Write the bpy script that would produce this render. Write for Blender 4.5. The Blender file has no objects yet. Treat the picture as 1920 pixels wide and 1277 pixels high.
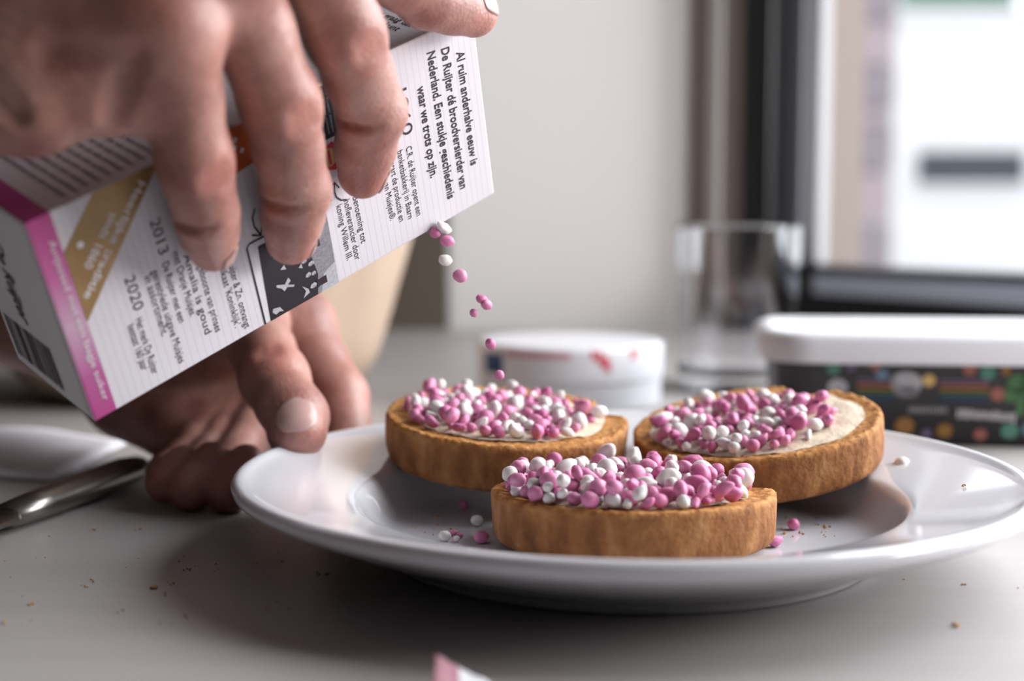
import bpy, bmesh, math, random
import numpy as np
from mathutils import Vector, Matrix, noise

random.seed(7)
rng = np.random.default_rng(11)
SC = bpy.context.scene
COL = SC.collection

# ------------------------------------------------------------------ camera
F_PX, PITCH, CAM = 2637.0, math.radians(5.4), Vector((0.0, -0.45, 0.110))
cd = bpy.data.cameras.new('camera'); cam = bpy.data.objects.new('camera', cd); COL.objects.link(cam)
cam.location = CAM; cam.rotation_euler = (math.pi / 2 - PITCH, 0, 0)
cd.sensor_width = 36.0; cd.lens = F_PX / 1920 * 36.0
cd.clip_start = 0.01; cd.clip_end = 100
cd.dof.use_dof = True; cd.dof.focus_distance = 0.437; cd.dof.aperture_fstop = 5.6
SC.camera = cam
cy = SC.cycles
cy.max_bounces = 7; cy.diffuse_bounces = 2; cy.glossy_bounces = 3; cy.transmission_bounces = 7; cy.transparent_max_bounces = 8
cy.caustics_reflective = False; cy.caustics_refractive = False; cy.use_denoising = True

# ------------------------------------------------------------------ light
SC.view_settings.view_transform = 'Standard'
SC.view_settings.look = 'None'
SC.view_settings.gamma = 1.0
SC.view_settings.use_curve_mapping = False
SC.view_settings.exposure = -0.08
W = bpy.data.worlds.new('overcast'); SC.world = W; W.use_nodes = True
W.node_tree.nodes['Background'].inputs[0].default_value = (0.98, 0.985, 1.0, 1)
W.node_tree.nodes['Background'].inputs[1].default_value = 2.2

def area(name, loc, direction, sx, sy, power, col):
    l = bpy.data.lights.new(name, 'AREA'); l.shape = 'RECTANGLE'; l.size = sx; l.size_y = sy
    l.energy = power; l.color = col
    o = bpy.data.objects.new(name, l); COL.objects.link(o)
    o.location = loc
    o.rotation_euler = Vector(direction).to_track_quat('-Z', 'Z').to_euler()
    return o
# daylight standing in the part of the big window right of the picture; added fill lamp outside it brightens the back wall
area('daylight_window', (0.175 + 0.59 * 0.84 - 0.02, 0.85 - 0.81 * 0.84 - 0.015, 0.50), (-0.84, -0.54, -0.22), 0.8, 0.80, 17.5, (0.93, 0.96, 1.0))
area('back_wall_fill', (1.10, -0.16, 0.40), (-0.62, 0.78, 0.0), 0.5, 0.55, 25.0, (1.0, 0.96, 0.94))

# ------------------------------------------------------------------ helpers
def at(px, py, d):
    """point of the room seen at image position (px,py) of the 1920x1277 frame, d metres along the lens axis"""
    c, s = math.cos(PITCH), math.sin(PITCH)
    X = (px - 960) / F_PX * d; U = (638.5 - py) / F_PX * d
    return Vector((X, CAM.y + d * c + U * s, CAM.z - d * s + U * c))

def mesh_obj(name, verts, faces, mat=None, parent=None, smooth=True, mats=None):
    me = bpy.data.meshes.new(name)
    me.from_pydata([tuple(v) for v in verts], [], [tuple(int(i) for i in f) for f in faces])
    me.update()
    if smooth:
        me.polygons.foreach_set('use_smooth', [True] * len(me.polygons))
    o = bpy.data.objects.new(name, me); COL.objects.link(o)
    if mat: me.materials.append(mat)
    if mats:
        for m in mats: me.materials.append(m)
    if parent is not None: o.parent = parent
    return o

def bm_obj(name, bm, mat=None, parent=None, smooth=False):
    me = bpy.data.meshes.new(name); bm.to_mesh(me); bm.free()
    if smooth: me.polygons.foreach_set('use_smooth', [True] * len(me.polygons))
    o = bpy.data.objects.new(name, me); COL.objects.link(o)
    if mat: me.materials.append(mat)
    if parent is not None: o.parent = parent
    return o

def tag(o, label=None, cat=None, group=None, kind=None):
    if label: o['label'] = label
    if cat: o['category'] = cat
    if group: o['group'] = group
    if kind: o['kind'] = kind
    return o

def empty(name, loc=(0, 0, 0)):
    o = bpy.data.objects.new(name, None); COL.objects.link(o); o.location = loc
    o.empty_display_size = 0.01
    return o

def add_box(bm, lo, hi, bevel=0.0):
    r = bmesh.ops.create_cube(bm, size=1.0)
    for v in r['verts']:
        v.co = Vector([(lo[i] + hi[i]) / 2 + v.co[i] * (hi[i] - lo[i]) for i in range(3)])
    if bevel > 0:
        es = list({e for v in r['verts'] for e in v.link_edges})
        bmesh.ops.bevel(bm, geom=es, offset=bevel, segments=2, affect='EDGES', profile=0.6)

def box_obj(name, lo, hi, mat, parent=None, bevel=0.0):
    bm = bmesh.new(); add_box(bm, lo, hi, bevel)
    return bm_obj(name, bm, mat, parent)

def lathe(name, prof, mat, parent=None, seg=96, closed=False, crisp=False):
    if crisp:
        q = []
        for (r0, z0), (r1, z1) in zip(prof[:-1], prof[1:]):
            L = math.hypot(r1 - r0, z1 - z0); e = min(0.3, 0.0006 / max(L, 1e-6))
            q += [(r0 + (r1 - r0) * t, z0 + (z1 - z0) * t) for t in (0.0, e, 0.5, 1 - e)]
        prof = q + [prof[-1]]
    vs, fs = [], []
    n = len(prof)
    for i in range(seg):
        a = 2 * math.pi * i / seg
        for r, z in prof: vs.append((r * math.cos(a), r * math.sin(a), z))
    m = n if closed else n - 1
    for i in range(seg):
        j = (i + 1) % seg
        for k in range(m):
            k2 = (k + 1) % n
            fs.append((i * n + k, j * n + k, j * n + k2, i * n + k2))
    return mesh_obj(name, vs, fs, mat, parent)

# ------------------------------------------------------------------ materials
def new_mat(name):
    m = bpy.data.materials.new(name); m.use_nodes = True
    nt = m.node_tree
    return m, nt, nt.nodes['Principled BSDF']

def plain(name, col, rough=0.5, spec=0.5, noise_amt=0.0, noise_scale=40, bump=0.0, bump_scale=300, metallic=0.0, coat=0.0):
    m, nt, b = new_mat(name)
    b.inputs['Base Color'].default_value = (*col, 1); b.inputs['Roughness'].default_value = rough
    b.inputs['Specular IOR Level'].default_value = spec; b.inputs['Metallic'].default_value = metallic
    b.inputs['Coat Weight'].default_value = coat
    if noise_amt or bump:
        tc = nt.nodes.new('ShaderNodeTexCoord')
        if noise_amt:
            n = nt.nodes.new('ShaderNodeTexNoise'); n.inputs['Scale'].default_value = noise_scale
            n.inputs['Detail'].default_value = 4
            nt.links.new(tc.outputs['Object'], n.inputs['Vector'])
            mx = nt.nodes.new('ShaderNodeMix'); mx.data_type = 'RGBA'
            mx.inputs[6].default_value = (*[c * (1 - noise_amt) for c in col], 1)
            mx.inputs[7].default_value = (*[min(1, c * (1 + noise_amt)) for c in col], 1)
            nt.links.new(n.outputs['Fac'], mx.inputs[0]); nt.links.new(mx.outputs[2], b.inputs['Base Color'])
        if bump:
            n2 = nt.nodes.new('ShaderNodeTexNoise'); n2.inputs['Scale'].default_value = bump_scale
            n2.inputs['Detail'].default_value = 5
            nt.links.new(tc.outputs['Object'], n2.inputs['Vector'])
            bp = nt.nodes.new('ShaderNodeBump'); bp.inputs['Strength'].default_value = bump
            bp.inputs['Distance'].default_value = 0.001
            nt.links.new(n2.outputs['Fac'], bp.inputs['Height']); nt.links.new(bp.outputs[0], b.inputs['Normal'])
    return m

def ramp_node(nt, stops):
    r = nt.nodes.new('ShaderNodeValToRGB')
    el = r.color_ramp.elements
    while len(el) < len(stops): el.new(0.5)
    for e, (p, c) in zip(el, stops): e.position = p; e.color = (*c, 1)
    return r

M = {}
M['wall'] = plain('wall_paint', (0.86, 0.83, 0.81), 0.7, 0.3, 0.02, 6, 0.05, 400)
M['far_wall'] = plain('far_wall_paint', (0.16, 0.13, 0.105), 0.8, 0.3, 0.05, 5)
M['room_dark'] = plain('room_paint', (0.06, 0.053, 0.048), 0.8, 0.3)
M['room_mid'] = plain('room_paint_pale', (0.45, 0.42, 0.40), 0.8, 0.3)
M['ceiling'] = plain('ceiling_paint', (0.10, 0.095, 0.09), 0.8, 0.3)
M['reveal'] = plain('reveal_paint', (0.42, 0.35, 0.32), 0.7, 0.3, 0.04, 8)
M['floor'] = plain('floor_boards', (0.22, 0.16, 0.11), 0.5, 0.4, 0.2, 6)
M['black_frame'] = plain('black_window_frame', (0.012, 0.013, 0.015), 0.35, 0.5)
M['grey_frame'] = plain('grey_sash', (0.30, 0.32, 0.36), 0.4, 0.5)
M['sill_sheen'] = plain('painted_sky_sheen', (0.66, 0.74, 0.90), 0.35, 0.5)  # sky reflection on the ledge, put into the colour as pale blue
M['porcelain'] = plain('glazed_porcelain', (0.72, 0.72, 0.76), 0.10, 0.5, 0.0, 10, 0.0, 60, coat=0.4)
M['white_plastic'] = plain('white_plastic', (0.74, 0.74, 0.78), 0.35, 0.5)
M['tub_black'] = plain('black_printed_plastic', (0.022, 0.022, 0.024), 0.4, 0.5)
M['steel'] = plain('brushed_steel', (0.30, 0.28, 0.27), 0.32, 0.5, 0.1, 90, metallic=1.0)
M['paper'] = plain('white_paper', (0.90, 0.90, 0.95), 0.8, 0.2, 0.03, 60, 0.3, 200)
M['pink_paper'] = plain('pink_paper', (0.52, 0.27, 0.33), 0.8, 0.2)
M['bag'] = plain('beige_cloth', (0.47, 0.355, 0.27), 0.9, 0.2, 0.14, 22, 0.5, 500)
M['ink'] = plain('black_ink', (0.030, 0.018, 0.022), 0.55, 0.3)
M['ink_blue'] = plain('blue_ink', (0.02, 0.06, 0.16), 0.5, 0.3)
M['ink_red'] = plain('red_ink', (0.62, 0.06, 0.09), 0.5, 0.3)
M['ink_pink'] = plain('pale_red_ink', (0.62, 0.34, 0.38), 0.5, 0.3)
M['ink_white'] = plain('white_ink', (0.72, 0.68, 0.70), 0.55, 0.3)
M['ink_grey'] = plain('grey_ink', (0.22, 0.21, 0.23), 0.55, 0.3, 0.5, 900)
M['ink_pale'] = plain('pale_grey_ink', (0.40, 0.39, 0.42), 0.55, 0.3, 0.35, 900)
M['ink_orange'] = plain('orange_ink', (0.50, 0.10, 0.025), 0.5, 0.3, 0.3, 300)
M['ink_yellow'] = plain('yellow_ink', (0.62, 0.42, 0.16), 0.5, 0.3)
M['ink_dark'] = plain('soft_black_ink', (0.02, 0.018, 0.022), 0.45, 0.35, 0.5, 1500)
M['ink_green'] = plain('green_ink', (0.07, 0.16, 0.07), 0.5, 0.3)
M['ink_teal'] = plain('teal_ink', (0.09, 0.24, 0.18), 0.5, 0.3)
M['ink_sky'] = plain('sky_ink', (0.14, 0.24, 0.32), 0.5, 0.3)
M['ink_salmon'] = plain('salmon_ink', (0.33, 0.12, 0.10), 0.5, 0.3)
M['ink_ochre'] = plain('ochre_ink', (0.28, 0.14, 0.04), 0.5, 0.3)
M['ink_lilac'] = plain('lilac_ink', (0.16, 0.11, 0.20), 0.5, 0.3)
M['crumb'] = plain('toast_crumb', (0.50, 0.28, 0.11), 0.8, 0.2, 0.4, 900)
M['sweater'] = plain('brown_knit', (0.075, 0.055, 0.045), 0.9, 0.2, 0.2, 200, 0.6, 500)
M['facade_white'] = plain('white_facade', (0.88, 0.88, 0.90), 0.7, 0.3, 0.02, 1)
M['facade_dark'] = plain('dark_glazing', (0.05, 0.06, 0.075), 0.3, 0.5)
M['facade_green'] = plain('green_panel', (0.16, 0.25, 0.20), 0.6, 0.3)
M['brick_pale'] = plain('pale_brick', (0.42, 0.35, 0.37), 0.8, 0.3, 0.1, 3)
M['brick_dark'] = plain('mauve_brick', (0.30, 0.26, 0.29), 0.8, 0.3, 0.1, 3)
M['asphalt'] = plain('paving', (0.42, 0.42, 0.44), 0.8, 0.3)
M['wood_leg'] = plain('table_leg_wood', (0.35, 0.25, 0.17), 0.5, 0.4, 0.15, 20)

def gold_material():
    m, nt, b = new_mat('gold_print')
    tc = nt.nodes.new('ShaderNodeTexCoord'); n = nt.nodes.new('ShaderNodeTexNoise'); n.inputs['Scale'].default_value = 70
    nt.links.new(tc.outputs['Object'], n.inputs['Vector'])
    r = ramp_node(nt, [(0.3, (0.22, 0.125, 0.035)), (0.7, (0.36, 0.22, 0.08))])
    nt.links.new(n.outputs['Fac'], r.inputs[0]); nt.links.new(r.outputs[0], b.inputs['Base Color'])
    b.inputs['Roughness'].default_value = 0.45; b.inputs['Metallic'].default_value = 0.15
    return m
M['gold'] = gold_material()

def table_material():
    m, nt, b = new_mat('table_laminate')
    tc = nt.nodes.new('ShaderNodeTexCoord')
    mp = nt.nodes.new('ShaderNodeMapping'); mp.inputs['Scale'].default_value = (0.6, 5.0, 1.0)
    mp.inputs['Rotation'].default_value = (0, 0, 0.35)
    nt.links.new(tc.outputs['Object'], mp.inputs[0])
    n = nt.nodes.new('ShaderNodeTexNoise'); n.inputs['Scale'].default_value = 14; n.inputs['Detail'].default_value = 6
    nt.links.new(mp.outputs[0], n.inputs['Vector'])
    r = ramp_node(nt, [(0.3, (0.435, 0.405, 0.395)), (0.7, (0.465, 0.435, 0.425))])
    nt.links.new(n.outputs['Fac'], r.inputs[0]); nt.links.new(r.outputs[0], b.inputs['Base Color'])
    n2 = nt.nodes.new('ShaderNodeTexNoise'); n2.inputs['Scale'].default_value = 900; n2.inputs['Detail'].default_value = 2
    nt.links.new(tc.outputs['Object'], n2.inputs['Vector'])
    bp = nt.nodes.new('ShaderNodeBump'); bp.inputs['Strength'].default_value = 0.10; bp.inputs['Distance'].default_value = 0.0006
    nt.links.new(n2.outputs['Fac'], bp.inputs['Height']); nt.links.new(bp.outputs[0], b.inputs['Normal'])
    b.inputs['Roughness'].default_value = 0.42; b.inputs['Specular IOR Level'].default_value = 0.45
    return m
M['table'] = table_material()

def skin_material(name, warm=1.0):
    m, nt, b = new_mat(name)
    tc = nt.nodes.new('ShaderNodeTexCoord')
    n = nt.nodes.new('ShaderNodeTexNoise'); n.inputs['Scale'].default_value = 55; n.inputs['Detail'].default_value = 3
    nt.links.new(tc.outputs['Object'], n.inputs['Vector'])
    r = ramp_node(nt, [(0.28, (0.26, 0.108, 0.088)), (0.5, (0.385, 0.19, 0.155)), (0.75, (0.48, 0.28, 0.235))])
    nt.links.new(n.outputs['Fac'], r.inputs[0])
    # fine mottling
    n3 = nt.nodes.new('ShaderNodeTexNoise'); n3.inputs['Scale'].default_value = 420; n3.inputs['Detail'].default_value = 3
    nt.links.new(tc.outputs['Object'], n3.inputs['Vector'])
    mx = nt.nodes.new('ShaderNodeMix'); mx.data_type = 'RGBA'; mx.blend_type = 'OVERLAY'; mx.inputs[0].default_value = 0.25
    nt.links.new(r.outputs[0], mx.inputs[6]); nt.links.new(n3.outputs['Fac'], mx.inputs[7])
    # reddening carried by the mesh (knuckles, fingertips)
    at_ = nt.nodes.new('ShaderNodeAttribute'); at_.attribute_name = 'red'
    mr = nt.nodes.new('ShaderNodeMix'); mr.data_type = 'RGBA'; mr.inputs[7].default_value = (0.50, 0.19, 0.15, 1)
    nt.links.new(at_.outputs['Fac'], mr.inputs[0]); nt.links.new(mx.outputs[2], mr.inputs[6])
    nt.links.new(mr.outputs[2], b.inputs['Base Color'])
    v = nt.nodes.new('ShaderNodeTexVoronoi'); v.inputs['Scale'].default_value = 900
    nt.links.new(tc.outputs['Object'], v.inputs['Vector'])
    n4 = nt.nodes.new('ShaderNodeTexNoise'); n4.inputs['Scale'].default_value = 260; n4.inputs['Detail'].default_value = 6
    nt.links.new(tc.outputs['Object'], n4.inputs['Vector'])
    ad = nt.nodes.new('ShaderNodeMath'); ad.operation = 'ADD'
    nt.links.new(v.outputs['Distance'], ad.inputs[0]); nt.links.new(n4.outputs['Fac'], ad.inputs[1])
    bp = nt.nodes.new('ShaderNodeBump'); bp.inputs['Strength'].default_value = 0.28; bp.inputs['Distance'].default_value = 0.0005
    nt.links.new(ad.outputs[0], bp.inputs['Height']); nt.links.new(bp.outputs[0], b.inputs['Normal'])
    b.inputs['Roughness'].default_value = 0.42; b.inputs['Specular IOR Level'].default_value = 0.45
    b.inputs['Subsurface Weight'].default_value = 0.25
    b.inputs['Subsurface Radius'].default_value = (1.0, 0.35, 0.2); b.inputs['Subsurface Scale'].default_value = 0.004
    return m
M['skin'] = skin_material('skin')
M['nail'] = plain('fingernail', (0.50, 0.315, 0.285), 0.24, 0.5, 0.06, 300)

def carton_material():
    """white carton, fine grey lines across its length, pink band at the end that carries the barcode"""
    m, nt, b = new_mat('printed_carton')
    tc = nt.nodes.new('ShaderNodeTexCoord'); sp = nt.nodes.new('ShaderNodeSeparateXYZ')
    nt.links.new(tc.outputs['Object'], sp.inputs[0])
    # lines, 2.6 mm apart
    mul = nt.nodes.new('ShaderNodeMath'); mul.operation = 'MULTIPLY'; mul.inputs[1].default_value = 1 / 0.00235
    nt.links.new(sp.outputs['X'], mul.inputs[0])
    fr = nt.nodes.new('ShaderNodeMath'); fr.operation = 'FRACT'; nt.links.new(mul.outputs[0], fr.inputs[0])
    r = ramp_node(nt, [(0.0, (0.56, 0.525, 0.56)), (0.10, (0.56, 0.525, 0.56)), (0.18, (0.64, 0.60, 0.635)), (1.0, (0.64, 0.60, 0.635))])
    nt.links.new(fr.outputs[0], r.inputs[0])
    # pink band: pale in the middle of the face
    py = nt.nodes.new('ShaderNodeMapRange'); py.inputs[1].default_value = 0.0; py.inputs[2].default_value = 0.065
    nt.links.new(sp.outputs['Y'], py.inputs[0])
    pr = ramp_node(nt, [(0.0, (0.42, 0.065, 0.23)), (0.22, (0.42, 0.10, 0.27)), (0.48, (0.52, 0.33, 0.44)), (0.72, (0.48, 0.12, 0.30)), (1.0, (0.45, 0.06, 0.24))])
    nt.links.new(py.outputs[0], pr.inputs[0])
    lt = nt.nodes.new('ShaderNodeMath'); lt.operation = 'LESS_THAN'; lt.inputs[1].default_value = 0.0071
    nt.links.new(sp.outputs['X'], lt.inputs[0])
    gt = nt.nodes.new('ShaderNodeMath'); gt.operation = 'GREATER_THAN'; gt.inputs[1].default_value = 0.0002
    nt.links.new(sp.outputs['X'], gt.inputs[0])
    an = nt.nodes.new('ShaderNodeMath'); an.operation = 'MULTIPLY'
    nt.links.new(lt.outputs[0], an.inputs[0]); nt.links.new(gt.outputs[0], an.inputs[1])
    mx = nt.nodes.new('ShaderNodeMix'); mx.data_type = 'RGBA'
    nt.links.new(an.outputs[0], mx.inputs[0]); nt.links.new(r.outputs[0], mx.inputs[6]); nt.links.new(pr.outputs[0], mx.inputs[7])
    nt.links.new(mx.outputs[2], b.inputs['Base Color'])
    b.inputs['Roughness'].default_value = 0.45; b.inputs['Specular IOR Level'].default_value = 0.4
    return m
M['carton'] = carton_material()
M['carton_end'] = plain('carton_end', (0.72, 0.73, 0.76), 0.5, 0.4)

def rusk_material():
    m, nt, b = new_mat('toasted_rusk')
    tc = nt.nodes.new('ShaderNodeTexCoord')
    mp = nt.nodes.new('ShaderNodeMapping'); mp.inputs['Scale'].default_value = (1, 1, 0.45)
    nt.links.new(tc.outputs['Object'], mp.inputs[0])
    n = nt.nodes.new('ShaderNodeTexNoise'); n.inputs['Scale'].default_value = 120; n.inputs['Detail'].default_value = 7
    nt.links.new(mp.outputs[0], n.inputs['Vector'])
    crust = ramp_node(nt, [(0.25, (0.14, 0.048, 0.014)), (0.5, (0.29, 0.118, 0.040)), (0.72, (0.46, 0.23, 0.095)), (0.9, (0.60, 0.38, 0.20))])
    nt.links.new(n.outputs['Fac'], crust.inputs[0])
    n2 = nt.nodes.new('ShaderNodeTexNoise'); n2.inputs['Scale'].default_value = 420; n2.inputs['Detail'].default_value = 6
    nt.links.new(tc.outputs['Object'], n2.inputs['Vector'])
    crumb = ramp_node(nt, [(0.3, (0.34, 0.125, 0.03)), (0.55, (0.58, 0.27, 0.08)), (0.8, (0.74, 0.45, 0.19))])
    nt.links.new(n2.outputs['Fac'], crumb.inputs[0])
    at_ = nt.nodes.new('ShaderNodeAttribute'); at_.attribute_name = 'crumb'
    mx = nt.nodes.new('ShaderNodeMix'); mx.data_type = 'RGBA'
    nt.links.new(at_.outputs['Fac'], mx.inputs[0]); nt.links.new(crust.outputs[0], mx.inputs[6]); nt.links.new(crumb.outputs[0], mx.inputs[7])
    nt.links.new(mx.outputs[2], b.inputs['Base Color'])
    bp = nt.nodes.new('ShaderNodeBump'); bp.inputs['Strength'].default_value = 0.7; bp.inputs['Distance'].default_value = 0.0012
    ad = nt.nodes.new('ShaderNodeMath'); ad.operation = 'ADD'
    nt.links.new(n2.outputs['Fac'], ad.inputs[0]); nt.links.new(n.outputs['Fac'], ad.inputs[1])
    nt.links.new(ad.outputs[0], bp.inputs['Height']); nt.links.new(bp.outputs[0], b.inputs['Normal'])
    b.inputs['Roughness'].default_value = 0.75; b.inputs['Specular IOR Level'].default_value = 0.25
    return m
M['rusk'] = rusk_material()
M['butter'] = plain('butter', (0.74, 0.62, 0.47), 0.30, 0.5, 0.08, 120, 0.7, 320)

def candy(name, a, bcol):
    m, nt, b = new_mat(name)
    oi = nt.nodes.new('ShaderNodeObjectInfo')
    r = ramp_node(nt, [(0.0, a), (1.0, bcol)])
    nt.links.new(oi.outputs['Random'], r.inputs[0]); nt.links.new(r.outputs[0], b.inputs['Base Color'])
    tc = nt.nodes.new('ShaderNodeTexCoord'); n = nt.nodes.new('ShaderNodeTexNoise'); n.inputs['Scale'].default_value = 260
    nt.links.new(tc.outputs['Object'], n.inputs['Vector'])
    bp = nt.nodes.new('ShaderNodeBump'); bp.inputs['Strength'].default_value = 0.10; bp.inputs['Distance'].default_value = 0.0006
    nt.links.new(n.outputs['Fac'], bp.inputs['Height']); nt.links.new(bp.outputs[0], b.inputs['Normal'])
    b.inputs['Roughness'].default_value = 0.42; b.inputs['Specular IOR Level'].default_value = 0.4
    b.inputs['Subsurface Weight'].default_value = 0.15; b.inputs['Subsurface Radius'].default_value = (1, 0.6, 0.6)
    b.inputs['Subsurface Scale'].default_value = 0.0015
    return m
M['pink_candy'] = candy('pink_sugar', (0.58, 0.165, 0.335), (0.70, 0.27, 0.445))
M['white_candy'] = candy('white_sugar', (0.74, 0.71, 0.69), (0.84, 0.81, 0.80))

def glass_material():
    m, nt, b = new_mat('clear_glass')
    b.inputs['Base Color'].default_value = (0.97, 0.98, 1, 1); b.inputs['Roughness'].default_value = 0.0
    b.inputs['Transmission Weight'].default_value = 1.0; b.inputs['IOR'].default_value = 1.48
    return m
M['glass'] = glass_material()

def pane_material():
    m = bpy.data.materials.new('window_glass'); m.use_nodes = True
    nt = m.node_tree; nt.nodes.clear()
    out = nt.nodes.new('ShaderNodeOutputMaterial'); mix = nt.nodes.new('ShaderNodeMixShader'); mix.inputs[0].default_value = 0.06
    t = nt.nodes.new('ShaderNodeBsdfTransparent'); g = nt.nodes.new('ShaderNodeBsdfGlossy'); g.inputs['Roughness'].default_value = 0.02
    t.inputs[0].default_value = (0.96, 0.97, 0.98, 1)
    nt.links.new(t.outputs[0], mix.inputs[1]); nt.links.new(g.outputs[0], mix.inputs[2]); nt.links.new(mix.outputs[0], out.inputs[0])
    return m
M['pane'] = pane_material()

# ------------------------------------------------------------------ room shell
def struct(o): o['kind'] = 'structure'; return o

struct(box_obj('floor', (-2.2, -2.0, -0.76), (1.35, 2.4, -0.74), M['floor']))
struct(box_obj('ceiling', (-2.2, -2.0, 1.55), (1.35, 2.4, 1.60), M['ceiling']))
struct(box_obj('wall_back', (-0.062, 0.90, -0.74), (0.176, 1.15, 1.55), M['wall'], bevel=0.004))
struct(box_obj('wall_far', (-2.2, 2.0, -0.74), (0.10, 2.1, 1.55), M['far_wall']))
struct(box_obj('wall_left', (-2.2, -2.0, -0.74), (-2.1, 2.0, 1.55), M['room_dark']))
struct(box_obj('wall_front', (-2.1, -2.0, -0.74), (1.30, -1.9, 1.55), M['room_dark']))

# window wall: runs from the white wall towards the right and the camera
WD = Vector((0.59, -0.81, 0)).normalized(); WN = Vector((-0.81, -0.59, 0)).normalized(); W0 = Vector((0.176, 0.905, 0))
WM = Matrix(((WD.x, -WN.x, 0, W0.x), (WD.y, -WN.y, 0, W0.y), (0, 0, 1, 0), (0, 0, 0, 1)))  # local x along wall, y outwards, z up
def wbox(name, lo, hi, mat, parent=None, bevel=0.002):
    o = box_obj(name, lo, hi, mat, parent, bevel)
    if parent is None: o.matrix_world = WM
    return o
win = empty('window_1'); win.matrix_world = WM; struct(win)
wbox('reveal', (0.0, -0.008, -0.74), (0.068, 0.16, 1.55), M['reveal'], win)
wbox('reveal_moulding', (0.030, -0.014, -0.74), (0.044, -0.008, 1.55), M['wall'], win)
wbox('post', (0.068, -0.010, -0.10), (0.105, 0.030, 1.03), M['black_frame'], win)
wbox('bottom_rail', (0.105, -0.012, -0.02), (1.30, 0.030, 0.060), M['black_frame'], win)
wbox('sky_sheen_strip', (0.165, -0.018, 0.036), (1.30, -0.012, 0.052), M['sill_sheen'], win)  # thin strip coloured like sky mirrored on the rail
wbox('sash', (0.105, 0.012, 0.060), (0.124, 0.032, 0.98), M['grey_frame'], win)
wbox('sash_bead', (0.124, 0.018, 0.060), (0.138, 0.032, 0.98), M['white_plastic'], win)
wbox('top_rail', (0.105, -0.012, 0.98), (1.30, 0.030, 1.03), M['black_frame'], win)
wbox('end_post', (1.30, -0.012, -0.10), (1.36, 0.030, 1.03), M['black_frame'], win)
wbox('pane', (0.138, 0.022, 0.060), (1.30, 0.026, 0.98), M['pane'], win, 0)
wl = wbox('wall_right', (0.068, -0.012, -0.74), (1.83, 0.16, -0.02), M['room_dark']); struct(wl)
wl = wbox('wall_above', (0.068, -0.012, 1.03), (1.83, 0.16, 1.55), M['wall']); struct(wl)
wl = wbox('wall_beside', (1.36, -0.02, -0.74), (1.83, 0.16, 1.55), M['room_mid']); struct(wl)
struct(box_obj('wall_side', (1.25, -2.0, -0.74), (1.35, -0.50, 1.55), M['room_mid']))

# outdoors
struct(box_obj('ground_outside', (-3, 1.6, -3.2), (22, 26, -3.0), M['asphalt']))
fac = empty('white_building', (4.4, 11.0, -3.0))
tag(fac, 'bright white building with a dark strip window seen through the window', 'building')
def fbox(name, lo, hi, mat, bevel=0.0):
    return box_obj(name, lo, hi, mat, fac, bevel)
# facade set back 11 m behind the room's wall; local origin at its foot
fbox('facade', (-1.55, 0.0, 0.0), (6.0, 0.5, 4.60), M['facade_white'])
fbox('parapet', (-1.62, -0.06, 4.60), (6.0, 0.5, 4.68), M['facade_white'])
fbox('window_strip', (-1.12, -0.03, 3.30), (-0.26, 0.01, 3.56), M['facade_dark'])
fbox('window_surround', (-1.16, -0.05, 3.26), (-0.22, -0.031, 3.30), M['facade_white'])
fbox('roof_screen', (-1.20, 0.2, 4.68), (-0.30, 0.4, 5.6), M['facade_green'])
pil = empty('brick_house', (2.41, 9.0, -3.0))
tag(pil, 'pale mauve brick house corner seen beside the black window post', 'building')
zs = [0.0, 1.2, 2.62, 3.02, 3.36, 3.66, 3.78, 4.05, 4.35, 5.2]
for i in range(len(zs) - 1):
    box_obj('brick_course', (-0.35, 0.0 if i % 2 else -0.02, zs[i]), (0.13, 0.6, zs[i + 1] - 0.012), M['brick_pale' if i % 2 else 'brick_dark'], pil, 0.004)
box_obj('gutter_wall', (-1.2, 0.3, 0.0), (-0.35, 0.6, 5.2), M['facade_white'], pil)

# ------------------------------------------------------------------ table
tb = empty('table', (0, 0, 0)); tag(tb, 'pale grey table top that everything stands on', 'table')
vs = [(-0.62, -0.62), (0.98, -0.62), (0.98, -0.245), (0.225, 0.78), (0.20, 0.82), (-0.62, 0.82)]   # cut along the window wall
bm = bmesh.new()
f = bm.faces.new([bm.verts.new((x, y, 0.0)) for x, y in vs]); r = bmesh.ops.extrude_face_region(bm, geom=[f])
bmesh.ops.translate(bm, verts=[v for v in r['geom'] if isinstance(v, bmesh.types.BMVert)], vec=(0, 0, -0.03))
bmesh.ops.recalc_face_normals(bm, faces=bm.faces)
bm_obj('table_top', bm, M['table'], tb)
for x, y in ((-0.57, -0.57), (-0.57, 0.75), (0.12, 0.75), (0.9, -0.57)):
    box_obj('leg', (x - 0.03, y - 0.03, -0.74), (x + 0.03, y + 0.03, -0.03), M['wood_leg'], tb, 0.004)

# ------------------------------------------------------------------ plate
PLX, PLY = 0.0375, 0.0
def plate_profile():
    p = [(0.0, 4.2), (40, 4.2), (72, 4.2), (76, 4.4), (79.5, 5.4), (82, 7.8), (84.2, 11.5), (86, 15.0), (87.2, 16.8), (88.4, 17.8), (90, 18.4), (94, 19.3), (104, 21.6), (114, 24.0), (119, 25.2), (121, 26.0), (122.6, 26.8), (124.4, 27.1), (125.8, 26.3), (126.6, 24.8), (126.2, 23.2), (124.8, 21.8),
         (121, 19.8), (111, 15.4), (98, 10.2), (88, 6.4), (82, 4.2), (79.5, 2.2), (78.8, 0.5), (77.8, 0.0), (74.8, 0.0), (73.5, 0.8), (70, 1.2), (0, 1.3)]
    return [(r / 1000, z / 1000) for r, z in p]
plate = lathe('plate', plate_profile(), M['porcelain'], seg=160)
sub = plate.modifiers.new('round', 'SUBSURF'); sub.levels = 1; sub.render_levels = 2
plate.location = (PLX, PLY, 0)
tag(plate, 'white porcelain plate with a wide rim carrying the three rusks', 'plate')

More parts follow.
